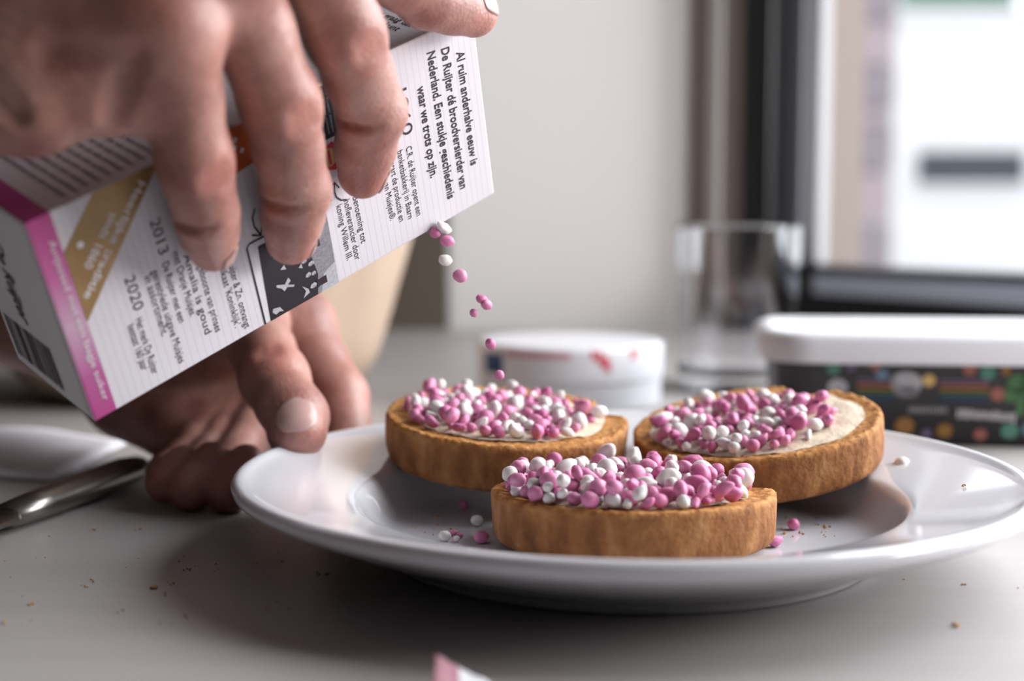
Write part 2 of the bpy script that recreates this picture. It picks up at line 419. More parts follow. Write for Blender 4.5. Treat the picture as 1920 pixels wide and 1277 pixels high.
# ------------------------------------------------------------------ rusks
def make_rusk(name, R, H, notch_deg, notch_r, notch_in, seed, label):
    """round toasted rusk with a thumb notch in its rim; origin at the centre of its bottom"""
    nseg = 220
    vs, fs, crumb = [], [], []
    na = math.radians(notch_deg); nc = Vector(((R + notch_r - notch_in) * math.cos(na), (R + notch_r - notch_in) * math.sin(na), 0))
    def rad(a):
        wob = R * (1 + 0.012 * noise.noise(Vector((math.cos(a) * 1.7, math.sin(a) * 1.7, seed))))
        d = Vector((math.cos(a), math.sin(a), 0)); bq = d.dot(nc); disc = bq * bq - (nc.length_squared - notch_r ** 2)
        if disc > 0 and bq > 0: return min(wob, bq - math.sqrt(disc))
        return wob
    # profile: (fraction of radius, height fraction, crumbness)
    prof = [(0.0, 0.0, 0.2), (0.55, 0.0, 0.2), (0.86, 0.005, 0.1), (0.93, 0.035, 0.0), (0.965, 0.10, 0.0), (0.982, 0.22, 0.0), (0.99, 0.38, 0.0), (0.995, 0.55, 0.0), (0.998, 0.72, 0.0), (1.0, 0.86, 0.05), (0.998, 0.95, 0.35),
            (0.985, 1.0, 0.8), (0.962, 1.012, 1.0), (0.935, 0.995, 1.0), (0.90, 0.975, 1.0), (0.84, 0.962, 1.0), (0.74, 0.955, 1.0), (0.62, 0.95, 1.0), (0.45, 0.95, 1.0), (0.22, 0.95, 1.0), (0.0, 0.95, 1.0)]
    # denser rings on the visible side
    dense = []
    for (a, b) in zip(prof[:-1], prof[1:]):
        k = 2 if 0.03 < (a[1] + b[1]) / 2 < 1.01 and a[0] > 0.8 else 1
        for q in range(k):
            t = q / k; dense.append(tuple(a[i] * (1 - t) + b[i] * t for i in range(3)))
    dense.append(prof[-1]); prof = dense
    n = len(prof)
    for i in range(nseg):
        a = 2 * math.pi * i / nseg; ra = rad(a)
        for (fr, fz, cr) in prof:
            r = ra * fr if fr > 0.5 else R * 0.9 * fr * (ra / R if fr > 0.3 else 1)
            x, y, z = r * math.cos(a), r * math.sin(a), fz * H
            q = Vector((x, y, z)) * 1000
            # crust: soft vertical puckers; crumb: rough
            puck = 0.35 * noise.noise(Vector((q.x * 0.16, q.y * 0.16, q.z * 0.05 + seed))) + 0.18 * noise.noise(Vector((q.x * 0.5, q.y * 0.5, q.z * 0.12 + seed)))
            rough = 0.42 * noise.noise(q * 0.55 + Vector((seed, 0, 0))) + 0.28 * noise.noise(q * 1.3)
            if fr > 0.8 and 0.02 < fz < 0.99:
                k = (puck + 0.25 * rough) / 1000; x += math.cos(a) * k; y += math.sin(a) * k
            if fz > 0.93:
                z += rough * (1.0 if fr > 0.8 else 0.8) / 1000 * (1.6 if fr > 0.95 else 1)
            vs.append((x, y, z)); crumb.append(min(1, max(0, cr + 0.25 * noise.noise(q * 0.3))))
    for i in range(nseg):
        j = (i + 1) % nseg
        for k in range(n - 1):
            fs.append((i * n + k, j * n + k, j * n + k + 1, i * n + k + 1))
    o = mesh_obj(name, vs, fs, M['rusk'])
    at_ = o.data.attributes.new('crumb', 'FLOAT', 'POINT'); at_.data.foreach_set('value', crumb)
    tag(o, label, 'rusk')
    # butter: an uneven film that covers the hollow of the top
    bv, bf = [], []
    ns, nr = 96, 14
    for i in range(ns):
        a = 2 * math.pi * i / ns
        edge = rad(a) * ((0.80 if seed < 6 else 0.865) + 0.05 * noise.noise(Vector((math.cos(a) * 2.6, math.sin(a) * 2.6, seed + 3))))
        for k in range(nr + 1):
            r = edge * k / nr
            x, y = r * math.cos(a), r * math.sin(a)
            h = 0.95 * H + 0.0010 + 0.0006 * noise.noise(Vector((x * 160, y * 160, seed))) + 0.0005 * noise.noise(Vector((x * 420, y * 420, seed)))
            if k > nr - 3: h -= 0.0009 * (k - nr + 3) / 3 - 0.0004
            bv.append((x, y, h))
    for i in range(ns):
        j = (i + 1) % ns
        for k in range(nr): bf.append((i * (nr + 1) + k, j * (nr + 1) + k, j * (nr + 1) + k + 1, i * (nr + 1) + k + 1))
    bo = mesh_obj('butter_spread', bv, bf, M['butter'], o); bo['label'] = 'creamy butter spread'
    return o

RUSKS = []
def place_rusk(o, loc, rx, ry, rz):
    # tilt about the world axes after turning the notch
    m = Matrix.Translation(loc) @ Matrix.Rotation(rx, 4, 'X') @ Matrix.Rotation(ry, 4, 'Y') @ Matrix.Rotation(rz, 4, 'Z')
    o.matrix_world = m; RUSKS.append((o, m)); return o

RH = 0.0160
front = place_rusk(make_rusk('rusk', 0.0443, RH, 17, 0.009, 0.0135, 1.0, 'front rusk nearest the camera, heaped with pink and white sprinkles'), (0.0378, -0.0185, 0.0064), math.radians(-3.0), 0.0, 0.0)
left = place_rusk(make_rusk('rusk', 0.0439, RH + 0.0012, 24, 0.011, 0.0120, 5.0, 'left rear rusk tilted up on the rim beside the hand'), (-0.0026, 0.0556, 0.01823), math.radians(5.7), math.radians(3.0), 0.0)
right = place_rusk(make_rusk('rusk', 0.0441, RH + 0.0012, 52, 0.010, 0.0095, 9.0, 'right rear rusk tilted up on the rim beside the black tub'), (0.0894, 0.0510, 0.01690), math.radians(7.35), math.radians(-7.4), 0.0)

# ------------------------------------------------------------------ sprinkles (sugared aniseed)
for nm in ('pink_candy', 'white_candy'):
    nt = M[nm].node_tree
    oi = [n for n in nt.nodes if n.type == 'OBJECT_INFO'][0]; rp = [n for n in nt.nodes if n.type == 'VALTORGB'][0]
    ge = nt.nodes.new('ShaderNodeNewGeometry'); ad = nt.nodes.new('ShaderNodeMath'); ad.operation = 'ADD'
    fr = nt.nodes.new('ShaderNodeMath'); fr.operation = 'FRACT'
    nt.links.new(oi.outputs['Random'], ad.inputs[0]); nt.links.new(ge.outputs['Random Per Island'], ad.inputs[1])
    nt.links.new(ad.outputs[0], fr.inputs[0]); nt.links.new(fr.outputs[0], rp.inputs[0])

def sprinkle_mesh(name, ax, bend, lump, seed, mat):
    bm = bmesh.new(); bmesh.ops.create_icosphere(bm, subdivisions=3, radius=1.0)
    for v in bm.verts:
        p = v.co.copy()
        k = 1 + lump * noise.noise(p * 1.3 + Vector((seed, seed, 0))) + lump * 0.3 * noise.noise(p * 3.1 + Vector((0, seed, seed)))
        q = Vector((p.x * ax[0], p.y * ax[1], p.z * ax[2])) * k
        q.z += bend * (q.x * q.x - 0.3); v.co = q
    me = bpy.data.meshes.new(name); bm.to_mesh(me); bm.free()
    me.polygons.foreach_set('use_smooth', [True] * len(me.polygons)); me.materials.append(mat)
    return me
SHAPES = [((1.0, 0.95, 0.92), 0.0, 0.10), ((1.18, 0.92, 0.90), 0.0, 0.14), ((1.32, 0.88, 0.84), 0.18, 0.16), ((1.08, 1.0, 0.86), 0.0, 0.20), ((1.45, 0.80, 0.80), 0.10, 0.20), ((1.15, 0.98, 0.95), 0.0, 0.08)]
SPR = {c: [sprinkle_mesh('sprinkle_%s' % c, *s[:2], s[2], 3.1 * i + (0 if c == 'pink' else 9), M[c + '_candy']) for i, s in enumerate(SHAPES)] for c in ('pink', 'white')}

def pack(n, region, surf, seed, cand=7):
    """drop spheres one by one to the lowest of a few random resting spots"""
    g = np.random.default_rng(seed)
    P = np.zeros((0, 4))
    for i in range(n):
        r = float(np.clip(g.normal(2.15, 0.45), 1.3, 3.1)); 
        if g.random() < 0.02: r = 3.5
        best = None
        for c in range(cand):
            x, y = region(g)
            z = surf + r * 0.80
            if len(P):
                d2 = (P[:, 0] - x) ** 2 + (P[:, 1] - y) ** 2; s = ((P[:, 3] + r) * 0.93) ** 2
                m = d2 < s
                if m.any(): z = max(z, float((P[m, 2] + np.sqrt(s[m] - d2[m])).max()))
            if best is None or z < best[2]: best = (x, y, z, r)
        P = np.vstack([P, best])
    return P

def blob_region(cx, cy, rx, ry, power=0.5, hole=None):
    def f(g):
        while True:
            a = g.random() * 2 * math.pi; k = g.random() ** power
            x, y = cx + rx * k * math.cos(a), cy + ry * k * math.sin(a)
            if hole is None or (x - hole[0]) ** 2 + (y - hole[1]) ** 2 > hole[2] ** 2: return x, y
    return f

top = RH * 1000 * 0.95 + 1.2
packs = [pack(270, blob_region(-2.0, -3.0, 37.5, 37.5, 0.50, (39, 14, 15)), top, 3, 10),
         pack(150, blob_region(-1.5, -2.0, 34.5, 33.0, 0.50, (41, 18, 15)), top + 1.2, 5, 14),
         pack(138, blob_region(-5.5, -2.5, 31.5, 32.5, 0.52, (29, 35, 15)), top + 1.2, 8, 12)]

def sprinkle_matrix(p, g):
    e = [g.random() * 6.283 for _ in range(3)]
    R = Matrix.Rotation(e[2], 4, 'Z') @ Matrix.Rotation(e[1] * 0.25 - 0.7, 4, 'Y') @ Matrix.Rotation(e[0], 4, 'X')
    s = p[3] / 1000 * 0.96
    return Matrix.Translation(Vector(p[:3]) / 1000) @ R @ Matrix.Scale(s, 4)

def add_sprinkle(mw, c, shape, label, group=None):
    o = bpy.data.objects.new('sprinkle', SPR[c][shape]); COL.objects.link(o); o.matrix_world = mw
    return tag(o, label, 'sprinkle', group)

where = ['front rusk', 'left rear rusk', 'right rear rusk']
budget = [190, 44, 44]
rest_v, rest_f, rest_m = [], [], []
for k, (P, (ro, rm)) in enumerate(zip(packs, RUSKS)):
    g = random.Random(40 + k)
    items = []
    for p in P:
        c = 'pink' if g.random() < 0.66 else 'white'
        sh = g.randrange(len(SHAPES)); mw = rm @ sprinkle_matrix(p, g)
        items.append((mw, c, sh, p))
    # those on top and towards the camera show largest
    order = sorted(range(len(items)), key=lambda i: -(items[i][3][2] * 1.0 - 0.35 * items[i][3][1]))
    keep = set(order[:budget[k]])
    zt = sorted(items[i][3][2] for i in keep); hi_z = zt[int(len(zt) * 0.6)]
    for i, (mw, c, sh, p) in enumerate(items):
        if i in keep:
            size = 'small' if p[3] < 1.85 else 'large' if p[3] > 2.45 else 'medium'
            form = ('round', 'oval', 'bean-shaped', 'lumpy', 'oblong', 'smooth')[sh]
            ang = math.degrees(math.atan2(p[1] + 2, p[0] + 2)) % 360; rr = math.hypot(p[0] + 2, p[1] + 2)
            sect = ('right', 'back right', 'back', 'back left', 'left', 'front left', 'front', 'front right')[int((ang + 22.5) // 45) % 8]
            spot = 'centre' if rr < 11 else '%s %s' % (sect, 'slope' if rr < 25 else 'edge')
            tier = 'high' if p[2] > hi_z else 'low'
            add_sprinkle(mw, c, sh, '%s %s %s sprinkle %s on the %s of the %s heap' % (size, form, c, tier, spot, where[k].replace(' rusk', '-rusk')), '%s sprinkles on the %s' % (c, where[k]))
        else:
            me = SPR[c][sh]; b0 = len(rest_v)
            rest_v += [mw @ v.co for v in me.vertices]
            rest_f += [[b0 + q for q in pl.vertices] for pl in me.polygons]
            rest_m += [0 if c == 'pink' else 1] * len(me.polygons)
same = {}
for o in COL.objects:
    if o.get('category') == 'sprinkle': same.setdefault(o['label'], []).append(o)
for lab, os_ in same.items():                      # alike ones are told apart by which lies nearer to the camera
    if len(os_) > 1:
        os_.sort(key=lambda o: (o.matrix_world.translation - CAM).length)
        for q, o in enumerate(os_): o['label'] = ('nearest ' if q == 0 else 'farthest ' if q == len(os_) - 1 else 'middle ') + lab
ro = mesh_obj('sprinkle_heap', rest_v, rest_f, mats=[M['pink_candy'], M['white_candy']])
ro.data.polygons.foreach_set('material_index', rest_m)
tag(ro, 'remaining pink and white sprinkles lying between the others on the rusks', 'sprinkles', kind='stuff')

def spr_at(point, r, c, sh, label, rot=(0, 0, 0)):
    m = Matrix.Translation(point) @ Matrix.Rotation(rot[2], 4, 'Z') @ Matrix.Rotation(rot[1], 4, 'Y') @ Matrix.Rotation(rot[0], 4, 'X') @ Matrix.Scale(r, 4)
    return add_sprinkle(m, c, sh, label)
def on_level(px, py, z):
    d = at(px, py, 1.0) - CAM
    return CAM + d * ((z - CAM.z) / d.z)

FALL = [(816, 436, 2.0, 'pink', 0, 'pink sprinkle half hidden behind the lower edge of the carton', 0), (832, 428, 2.2, 'white', 4, 'white oblong sprinkle just leaving the carton', 0.8), (838, 452, 2.1, 'pink', 1, 'pink sprinkle right below the white oblong one leaving the carton', 0.3),
        (835, 488, 2.0, 'white', 1, 'white sprinkle falling alone below the carton', 0.5), (863, 517, 2.4, 'pink', 0, 'largest pink sprinkle falling in mid air', 0.2), (903, 561, 1.7, 'pink', 3, 'upper of two pink sprinkles falling side by side', 0.4), (912, 571, 1.9, 'pink', 1, 'lower of two pink sprinkles falling side by side', 0.9),
        (888, 587, 1.4, 'pink', 1, 'smallest dark pink sprinkle falling left of the pair', 1.4), (920, 645, 1.9, 'pink', 1, 'pink sprinkle falling in front of the blue mark on the round box', 1.2), (936, 703, 1.75, 'pink', 0, 'lowest falling pink sprinkle, just above the left rear rusk', 0.1)]
for px, py, r, c, sh, lab, rt in FALL:
    spr_at(at(px, py, 0.455), r / 1000, c, sh, lab, (rt, rt * 0.5, rt))
LOOSE = [(894, 976, 2.1, 'white', 0, 'white sprinkle lying on the plate left of the front rusk', 0), (903, 1007, 2.3, 'pink', 1, 'pink sprinkle tucked against the left foot of the front rusk', 0.4), (834, 1005, 2.0, 'white', 0, 'white sprinkle beside small broken pink ones on the plate', 0.2),
         (850, 999, 1.2, 'pink', 4, 'small oblong pink sprinkle beside the white one on the plate', 0.2), (862, 1004, 1.2, 'pink', 3, 'small round pink sprinkle at the right of the loose cluster', 0.7), (856, 1010, 1.1, 'white', 0, 'tiny white sprinkle between the broken pink ones', 0),
         (869, 946, 1.9, 'pink', 0, 'pink sprinkle in the shade under the left rear rusk', 0), (1488, 983, 2.1, 'pink', 0, 'pink sprinkle lying alone on the plate right of the front rusk', 0.5), (1453, 1014, 2.2, 'pink', 2, 'pink sprinkle tucked against the right foot of the front rusk', 0.3)]
for px, py, r, c, sh, lab, rt in LOOSE:
    spr_at(on_level(px, py, 0.0043 + r * 0.88 / 1000), r / 1000, c, sh, lab, (0, 0.2 * rt, rt * 2))
w_ = spr_at(Vector((PLX + 0.0985, 0.034, 0.0212)), 0.0026, 'white', 0, 'white sprinkle on the rim right of the right rear rusk', (0, 0, 0.4))

# ------------------------------------------------------------------ crumbs
def crumbs(name, pts, mat, label):
    vs, fs = [], []
    for (p, s) in pts:
        b0 = len(vs); m = Matrix.Rotation(random.random() * 6.28, 3, 'Z') @ Matrix.Rotation(random.random() * 6.28, 3, 'X')
        for q in ((1, 0, 0), (-1, 0, 0), (0, 1, 0), (0, -1, 0), (0, 0, 1), (0, 0, -1)):
            vs.append(Vector(p) + m @ (Vector(q) * s * random.uniform(0.45, 1.2)))
        for a, b, c in ((0, 2, 4), (2, 1, 4), (1, 3, 4), (3, 0, 4), (2, 0, 5), (1, 2, 5), (3, 1, 5), (0, 3, 5)): fs.append((b0 + a, b0 + b, b0 + c))
    o = mesh_obj(name, vs, fs, mat, smooth=False); tag(o, label, 'crumbs', kind='stuff'); return o
pts = []
for (px, py, n, sx, sy) in ((740, 966, 26, 36, 8), (765, 985, 34, 50, 12), (1540, 990, 34, 60, 10), (1590, 985, 30, 50, 8), (840, 1000, 10, 50, 12)):
    for i in range(n):
        s = abs(random.gauss(0, 0.28)) + 0.14
        q = on_level(px + random.gauss(0, sx), py + random.gauss(0, sy), 0.0043 + s * 0.4 / 1000)
        if (q.x - PLX) ** 2 + q.y ** 2 < 0.073 ** 2: pts.append((q, s / 1000))
crumbs('toast_crumbs', pts, M['crumb'], 'fine toast crumbs scattered in the hollow of the plate')
pts = []
TC = [(172, 1087, .7), (160, 1098, .6), (295, 1100, 1.1), (262, 992, .8), (172, 993, .6), (57, 1131, .7), (345, 1068, .6), (353, 1067, .5), (320, 1093, .5), (600, 1075, .6), (618, 1075, .5), (530, 1053, .6), (475, 1055, .5), (220, 1150, .5), (5, 1165, .8), (345, 1155, .7), (1792, 1172, 1.0), (1810, 1097, .5), (1915, 1100, .6), (310, 1113, .5), (1700, 1088, .4)]
for px, py, s in TC:
    for k in range(3): pts.append((on_level(px + random.gauss(0, 5), py + random.gauss(0, 2), s * 0.35 / 1000), s * random.uniform(0.4, 1) / 1000))
for i in range(70):
    s = random.uniform(0.12, 0.4); pts.append((on_level(random.uniform(0, 640), random.uniform(1000, 1200), s * 0.4 / 1000), s / 1000))
crumbs('table_crumbs', pts, M['crumb'], 'brown toast crumbs scattered over the table top')
rc = on_level(1806, 911, 0.0226); crumbs('rim_crumb', [(rc, 0.0009), (rc + Vector((0.0006, 0.0004, 0.0002)), 0.0006)], M['crumb'], 'single brown crumb on the right part of the plate rim')

# ------------------------------------------------------------------ carton of sprinkles
BT = Vector((-0.11581908, -0.06338053, 0.05063642))
BR = Matrix(((0.71813, -0.095062, 0.689385), (0.556245, -0.516879, -0.650713), (0.418187, 0.850764, -0.318309)))
BM = Matrix.Translation(BT) @ BR.to_4x4()      # box frame: x length, y up its face, z out of the printed face (metres)
BL, BW, BD = 0.1532, 0.0650, 0.0452
carton = empty('sprinkle_carton'); carton.matrix_world = BM
tag(carton, 'white printed carton with a pink end band, tipped to pour sprinkles', 'carton')
bm = bmesh.new(); add_box(bm, (0, 0, -BD), (BL, BW, 0), 0.0007)
body = bm_obj('box_body', bm, M['carton'], carton)
def panel(name, pts, mat, z=0.00008, parent=carton, frame='front'):
    """flat print laid on the carton; pts in mm (x along the length, y up the face)"""
    vs = []
    for x, y in pts:
        if frame == 'front': vs.append((x / 1000, y / 1000, z))
        elif frame == 'top': vs.append((x / 1000, BW + z, y / 1000))
        else: vs.append((-z, x / 1000, y / 1000))
    return mesh_obj(name, vs, [tuple(range(len(vs)))], mat, parent, smooth=False)
def text(s, x, y0, y1, size, mat=None, frame='front', shear=0.0, bold=0.0, name='printed_text', z=0.00012, direction=None, parent=carton):
    """a line of print; runs down the face from y0 to y1 (mm) with its baseline at x (mm); size = letter height scale in mm"""
    cu = bpy.data.curves.new('t', 'FONT'); cu.body = s; cu.size = 1.0; cu.shear = shear; cu.offset = bold; cu.resolution_u = 3
    to = bpy.data.objects.new('t', cu); COL.objects.link(to)
    dg = bpy.context.evaluated_depsgraph_get(); me = bpy.data.meshes.new_from_object(to.evaluated_get(dg))
    bpy.data.objects.remove(to); bpy.data.curves.remove(cu)
    co = np.array([v.co[:] for v in me.vertices]); w0, w1 = co[:, 0].min(), co[:, 0].max()
    u = (co[:, 0] - w0) / (w1 - w0); v = co[:, 1] * size
    out = []
    if direction is None:
        for a, b in zip(u, v):
            yy, xx = y0 + (y1 - y0) * a, x + b
            if frame == 'front': out.append((xx / 1000, yy / 1000, z))
            elif frame == 'top': out.append((xx / 1000, BW + z, yy / 1000))
            else: out.append((-z, yy / 1000, xx / 1000))
    else:
        (ax, ay), (bx_, by) = direction; L = math.hypot(bx_ - ax, by - ay); dx, dy = (bx_ - ax) / L, (by - ay) / L
        for a, b in zip(u, v): out.append(((ax + dx * L * a - dy * b) / 1000, (ay + dy * L * a + dx * b) / 1000, z))
    for vv, c in zip(me.vertices, out): vv.co = c
    me.materials.clear(); me.materials.append(mat or M['ink'])
    o = bpy.data.objects.new(name, me); COL.objects.link(o); o.parent = parent
    return o

for s, x, y0, y1, sz in (('Al ruim anderhalve eeuw is', 144.6, 54.5, 14.4, 4.6), ('De Ruijter dé broodversierder van', 138.9, 57.9, 8.2, 4.6), ('Nederland. Een stukje geschiedenis', 133.3, 58.8, 7.2, 4.6), ('waar we trots op zijn.', 127.7, 49.4, 17.8, 4.6)):
    text(s, x, y0, y1, sz, shear=0.12, bold=0.02)
text('1860', 119.6, 51.5, 36.3, 6.0, bold=0.0)
for s, x, y0, y1 in (('C.R. de Ruijter opent een', 120.0, 32.3, 7.5), ('banketbakkerij in Baarn', 116.5, 32.5, 8.1), ('en start de productie en', 113.0, 32.9, 8.8), ('verkoop van Muisjes®.', 109.6, 34.6, 11.0),
                     ('Benoeming tot', 97.5, 25.4, 8.8), ('hofleverancier door', 94.1, 25.7, 4.2), ('koning Willem III.', 91.1, 25.4, 5.8),
                     ("De Ruijter & Zn. ontvangt", 51.6, 30.4, 2.4), ("predikaat 'Koninklijk'.", 48.6, 29.9, 4.4),
                     ('geboorte van prinses', 42.3, 29.6, 6.5), ('Amalia is goud', 39.0, 35.0, 7.6), ("met Oranje Muisjes.", 36.0, 37.4, 15.6),
                     ('De Ruijter met een', 32.2, 35.8, 15.6), ('gerestylede uitgave Muisjes', 28.7, 35.2, 3.2), ('in assortiment.', 26.2, 34.6, 14.4),
                     ('Het merk De Ruijter', 20.1, 23.7, 4.5), ('bestaat 160 jaar', 17.4, 23.1, 7.4)):
    text(s, x, y0, y1, 3.3)
text('2013', 32.2, 49.6, 38.5, 4.6); text('2020', 20.6, 37.2, 26.2, 4.6)
# hand-drawn arrows
def stroke(name, pts, w, mat, parent=carton, z=0.00012):
    vs, fs = [], []
    for i, (x, y) in enumerate(pts):
        a = Vector(pts[max(0, i - 1)]); b = Vector(pts[min(len(pts) - 1, i + 1)]); d = (b - a).normalized(); nn = Vector((-d.y, d.x)) * w / 2
        vs += [((x + nn.x) / 1000, (y + nn.y) / 1000, z), ((x - nn.x) / 1000, (y - nn.y) / 1000, z)]
    for i in range(len(pts) - 1): fs.append((2 * i, 2 * i + 1, 2 * i + 3, 2 * i + 2))
    return mesh_obj(name, vs, fs, mat, parent, smooth=False)
stroke('printed_arrow', [(95.2, 25.8), (93.2, 26.6), (91.8, 28.3), (91.5, 30.4), (92.0, 33.0)], 0.55, M['ink'])
stroke('printed_arrow', [(93.4, 30.8), (92.1, 33.2), (89.8, 32.2)], 0.55, M['ink'])
stroke('printed_arrow', [(64.2, 38.0), (62.7, 35.6), (62.6, 32.6), (64.0, 29.2)], 0.6, M['ink'])
stroke('printed_arrow', [(61.2, 30.4), (64.1, 28.9), (64.9, 31.6)], 0.6, M['ink'])
stroke('printed_frame', [(90.0, 28.2), (59.7, 28.2), (58.6, 27.2), (58.6, 0.2)], 0.6, M['ink_dark'])
# old group photograph, black and white, heads towards the pouring end
ph = panel('printed_photograph', [(60.6, 0.15), (86.6, 0.15), (87.2, 26.0), (62.2, 26.0)], M['ink_dark'])
ph['label'] = 'black and white group photograph'
panel('photo_background', [(78.5, 0.15), (86.6, 0.15), (87.2, 26.0), (76.5, 26.0), (79.0, 14.0), (80.0, 7.0)], M['ink_grey'], 0.00012, ph)
panel('photo_background', [(80.0, 0.15), (86.5, 0.15), (86.7, 8.0), (82.0, 6.0)], M['ink_pale'], 0.00013, ph)
def ell(cx, cy, rx, ry, n=14): return [(cx + rx * math.cos(2 * math.pi * i / n), cy + ry * math.sin(2 * math.pi * i / n)) for i in range(n)]
for cx, cy, rx, ry in ((77.6, 4.0, 1.3, 0.9), (76.6, 8.4, 1.1, 0.8), (78.4, 11.6, 1.2, 0.8), (76.2, 13.6, 1.0, 0.8), (77.2, 17.0, 1.4, 0.9), (76.4, 21.0, 1.2, 0.9), (78.6, 8.0, 0.9, 0.7)):
    panel('photo_face', [(cx - rx, cy - ry * 0.4), (cx - rx * 0.3, cy - ry), (cx + rx * 0.7, cy - ry * 0.8), (cx + rx, cy + ry * 0.2), (cx + rx * 0.4, cy + ry), (cx - rx * 0.6, cy + ry * 0.7)], M['ink_pale'], 0.00016, ph)
    panel('photo_shadow', [(cx - rx * 0.5, cy - ry * 0.9), (cx + rx * 0.9, cy - ry * 0.7), (cx + rx * 0.2, cy - ry * 0.1)], M['ink_grey'], 0.0002, ph)
for cx, cy in ((80.5, 3.9), (80.6, 17.2)):
    panel('photo_hat', [(cx - 1.6, cy - 1.5), (cx - 0.9, cy - 1.5), (cx - 0.9, cy - 1.2), (cx + 2.2, cy - 1.3), (cx + 2.2, cy + 1.3), (cx - 0.9, cy + 1.2), (cx - 0.9, cy + 1.5), (cx - 1.6, cy + 1.5)], M['ink'], 0.0002, ph)
panel('photo_collar', [(73.6, 5.8), (75.6, 3.8), (75.8, 2.4), (73.2, 1.6), (74.6, 3.6)], M['ink_pale'], 0.0002, ph)
panel('photo_collar', [(73.8, 12.4), (75.0, 13.4), (75.2, 11.6)], M['ink_pale'], 0.0002, ph)
panel('photo_sash', [(65.2, 10.8), (68.0, 9.6), (69.6, 11.2), (70.2, 9.8), (69.0, 8.9), (71.2, 7.8), (70.8, 7.2), (68.6, 8.3), (67.4, 7.4), (66.6, 8.8), (65.0, 10.0)], M['ink_pale'], 0.0002, ph)
panel('photo_glove', [(62.2, 3.8), (64.6, 3.2), (65.6, 1.2), (64.2, 1.8), (62.8, 1.4), (61.8, 2.6)], M['ink_pale'], 0.0002, ph)
panel('photo_glove', [(67.6, 15.0), (69.6, 14.2), (69.2, 16.0)], M['ink_pale'], 0.0002, ph)
# other prints partly under the fingers
panel('printed_black_label', [(89.0, 47.5), (101.0, 47.5), (101.0, 64.2), (89.0, 64.2)], M['ink_dark'])
for i in range(7):
    text('De Ruijter muisjes', 90.3 + i * 1.5, 63.0, 49.0, 0.9, M['ink_pale'], z=0.0002)
em = panel('printed_emblem', [(90.0, 46.5), (91.6, 45.6), (94.0, 46.4), (95.6, 44.0), (95.0, 41.0), (96.0, 38.6), (93.4, 37.0), (91.0, 38.0), (89.0, 37.2), (88.4, 41.0)], M['ink_red'])
panel('emblem_field', ell(92.2, 41.8, 2.4, 3.0), M['ink_yellow'], 0.00016, em); panel('emblem_cross', [(91.6, 39.4), (92.6, 39.4), (92.6, 44.2), (91.6, 44.2)], M['ink_red'], 0.0002, em)
op = panel('printed_orange_label', [(55.0, 50.0), (70.0, 52.0), (72.0, 64.4), (55.0, 64.4)], M['ink_orange'])
for cx, cy in ((62.4, 58.4), (64.4, 56.8), (63.0, 60.6)): panel('label_star', [(cx - .8, cy - .5), (cx + .2, cy - .9), (cx + .9, cy + .2), (cx, cy + .9)], M['ink_white'], 0.00016, op)
# gold ribbon across the corner
gd = panel('gold_ribbon', [(7.15, 52.6), (7.15, 30.4), (39.5, 64.6), (19.4, 64.6)], M['gold'], 0.0001)
text('Heerlijke traditie', 0, 0, 0, 3.6, M['ink_white'], bold=0.01, direction=((32.6, 62.2), (8.2, 38.0)), z=0.0002, parent=gd)
text('sinds 1860', 0, 0, 0, 3.6, M['ink_white'], bold=0.01, direction=((22.6, 57.4), (11.0, 46.3)), z=0.0002, parent=gd)
panel('ribbon_seal', ell(12.0, 52.6, 1.0, 1.0), M['ink_white'], 0.0002, gd)
text('Anijszaad met een laagje suiker', 4.2, 57.5, 5.0, 2.7, M['ink_white'], name='band_text', z=0.00015)
# narrow side on top: small print
for i in range(9):
    text('Ingrediënten suiker anijs rijstzetmeel kleurstof', 13.0 + i * 3.4, -3.5, -40.0, 2.6, frame='top')
for i, s in enumerate(('Wij willen graag dat', 'u De Ruijter kunt', 'blijven kopen')):
    text(s, 134.0 - i * 4.4, -36.0, -7.5 - i * 1.2, 4.0, frame='top', bold=0.01)
# end with signature and barcode
ef = panel('end_panel', [(1.2, -43.8), (63.8, -43.8), (63.8, -1.4), (1.2, -1.4)], M['carton_end'], 0.0001, frame='end')
def endtext(s, x0, x1, zc, size):
    o = text(s, zc, x0, x1, size, M['ink'], frame='end', shear=0.25, bold=0.012, z=0.0003); o.name = 'printed_signature'; return o
endtext('De Ruijter', 50.0, 22.0, -28.5, 9.0)
bx0 = -41.5
g = random.Random(5)
while bx0 < -15.0:
    w = g.choice((0.35, 0.35, 0.7, 1.0)); panel('barcode_bar', [(4.0, bx0), (19.0, bx0), (19.0, bx0 + w), (4.0, bx0 + w)], M['ink'], 0.0003, frame='end'); bx0 += w + g.choice((0.35, 0.5, 0.8))
# pouring opening in the underside near the end, sprinkles leave here
mesh_obj('pouring_opening', [(BL - 0.034, -0.0001, -0.008), (BL - 0.016, -0.0001, -0.008), (BL - 0.016, -0.0001, -0.036), (BL - 0.034, -0.0001, -0.036)], [(0, 1, 2, 3)], M['ink_dark'], carton, smooth=False)

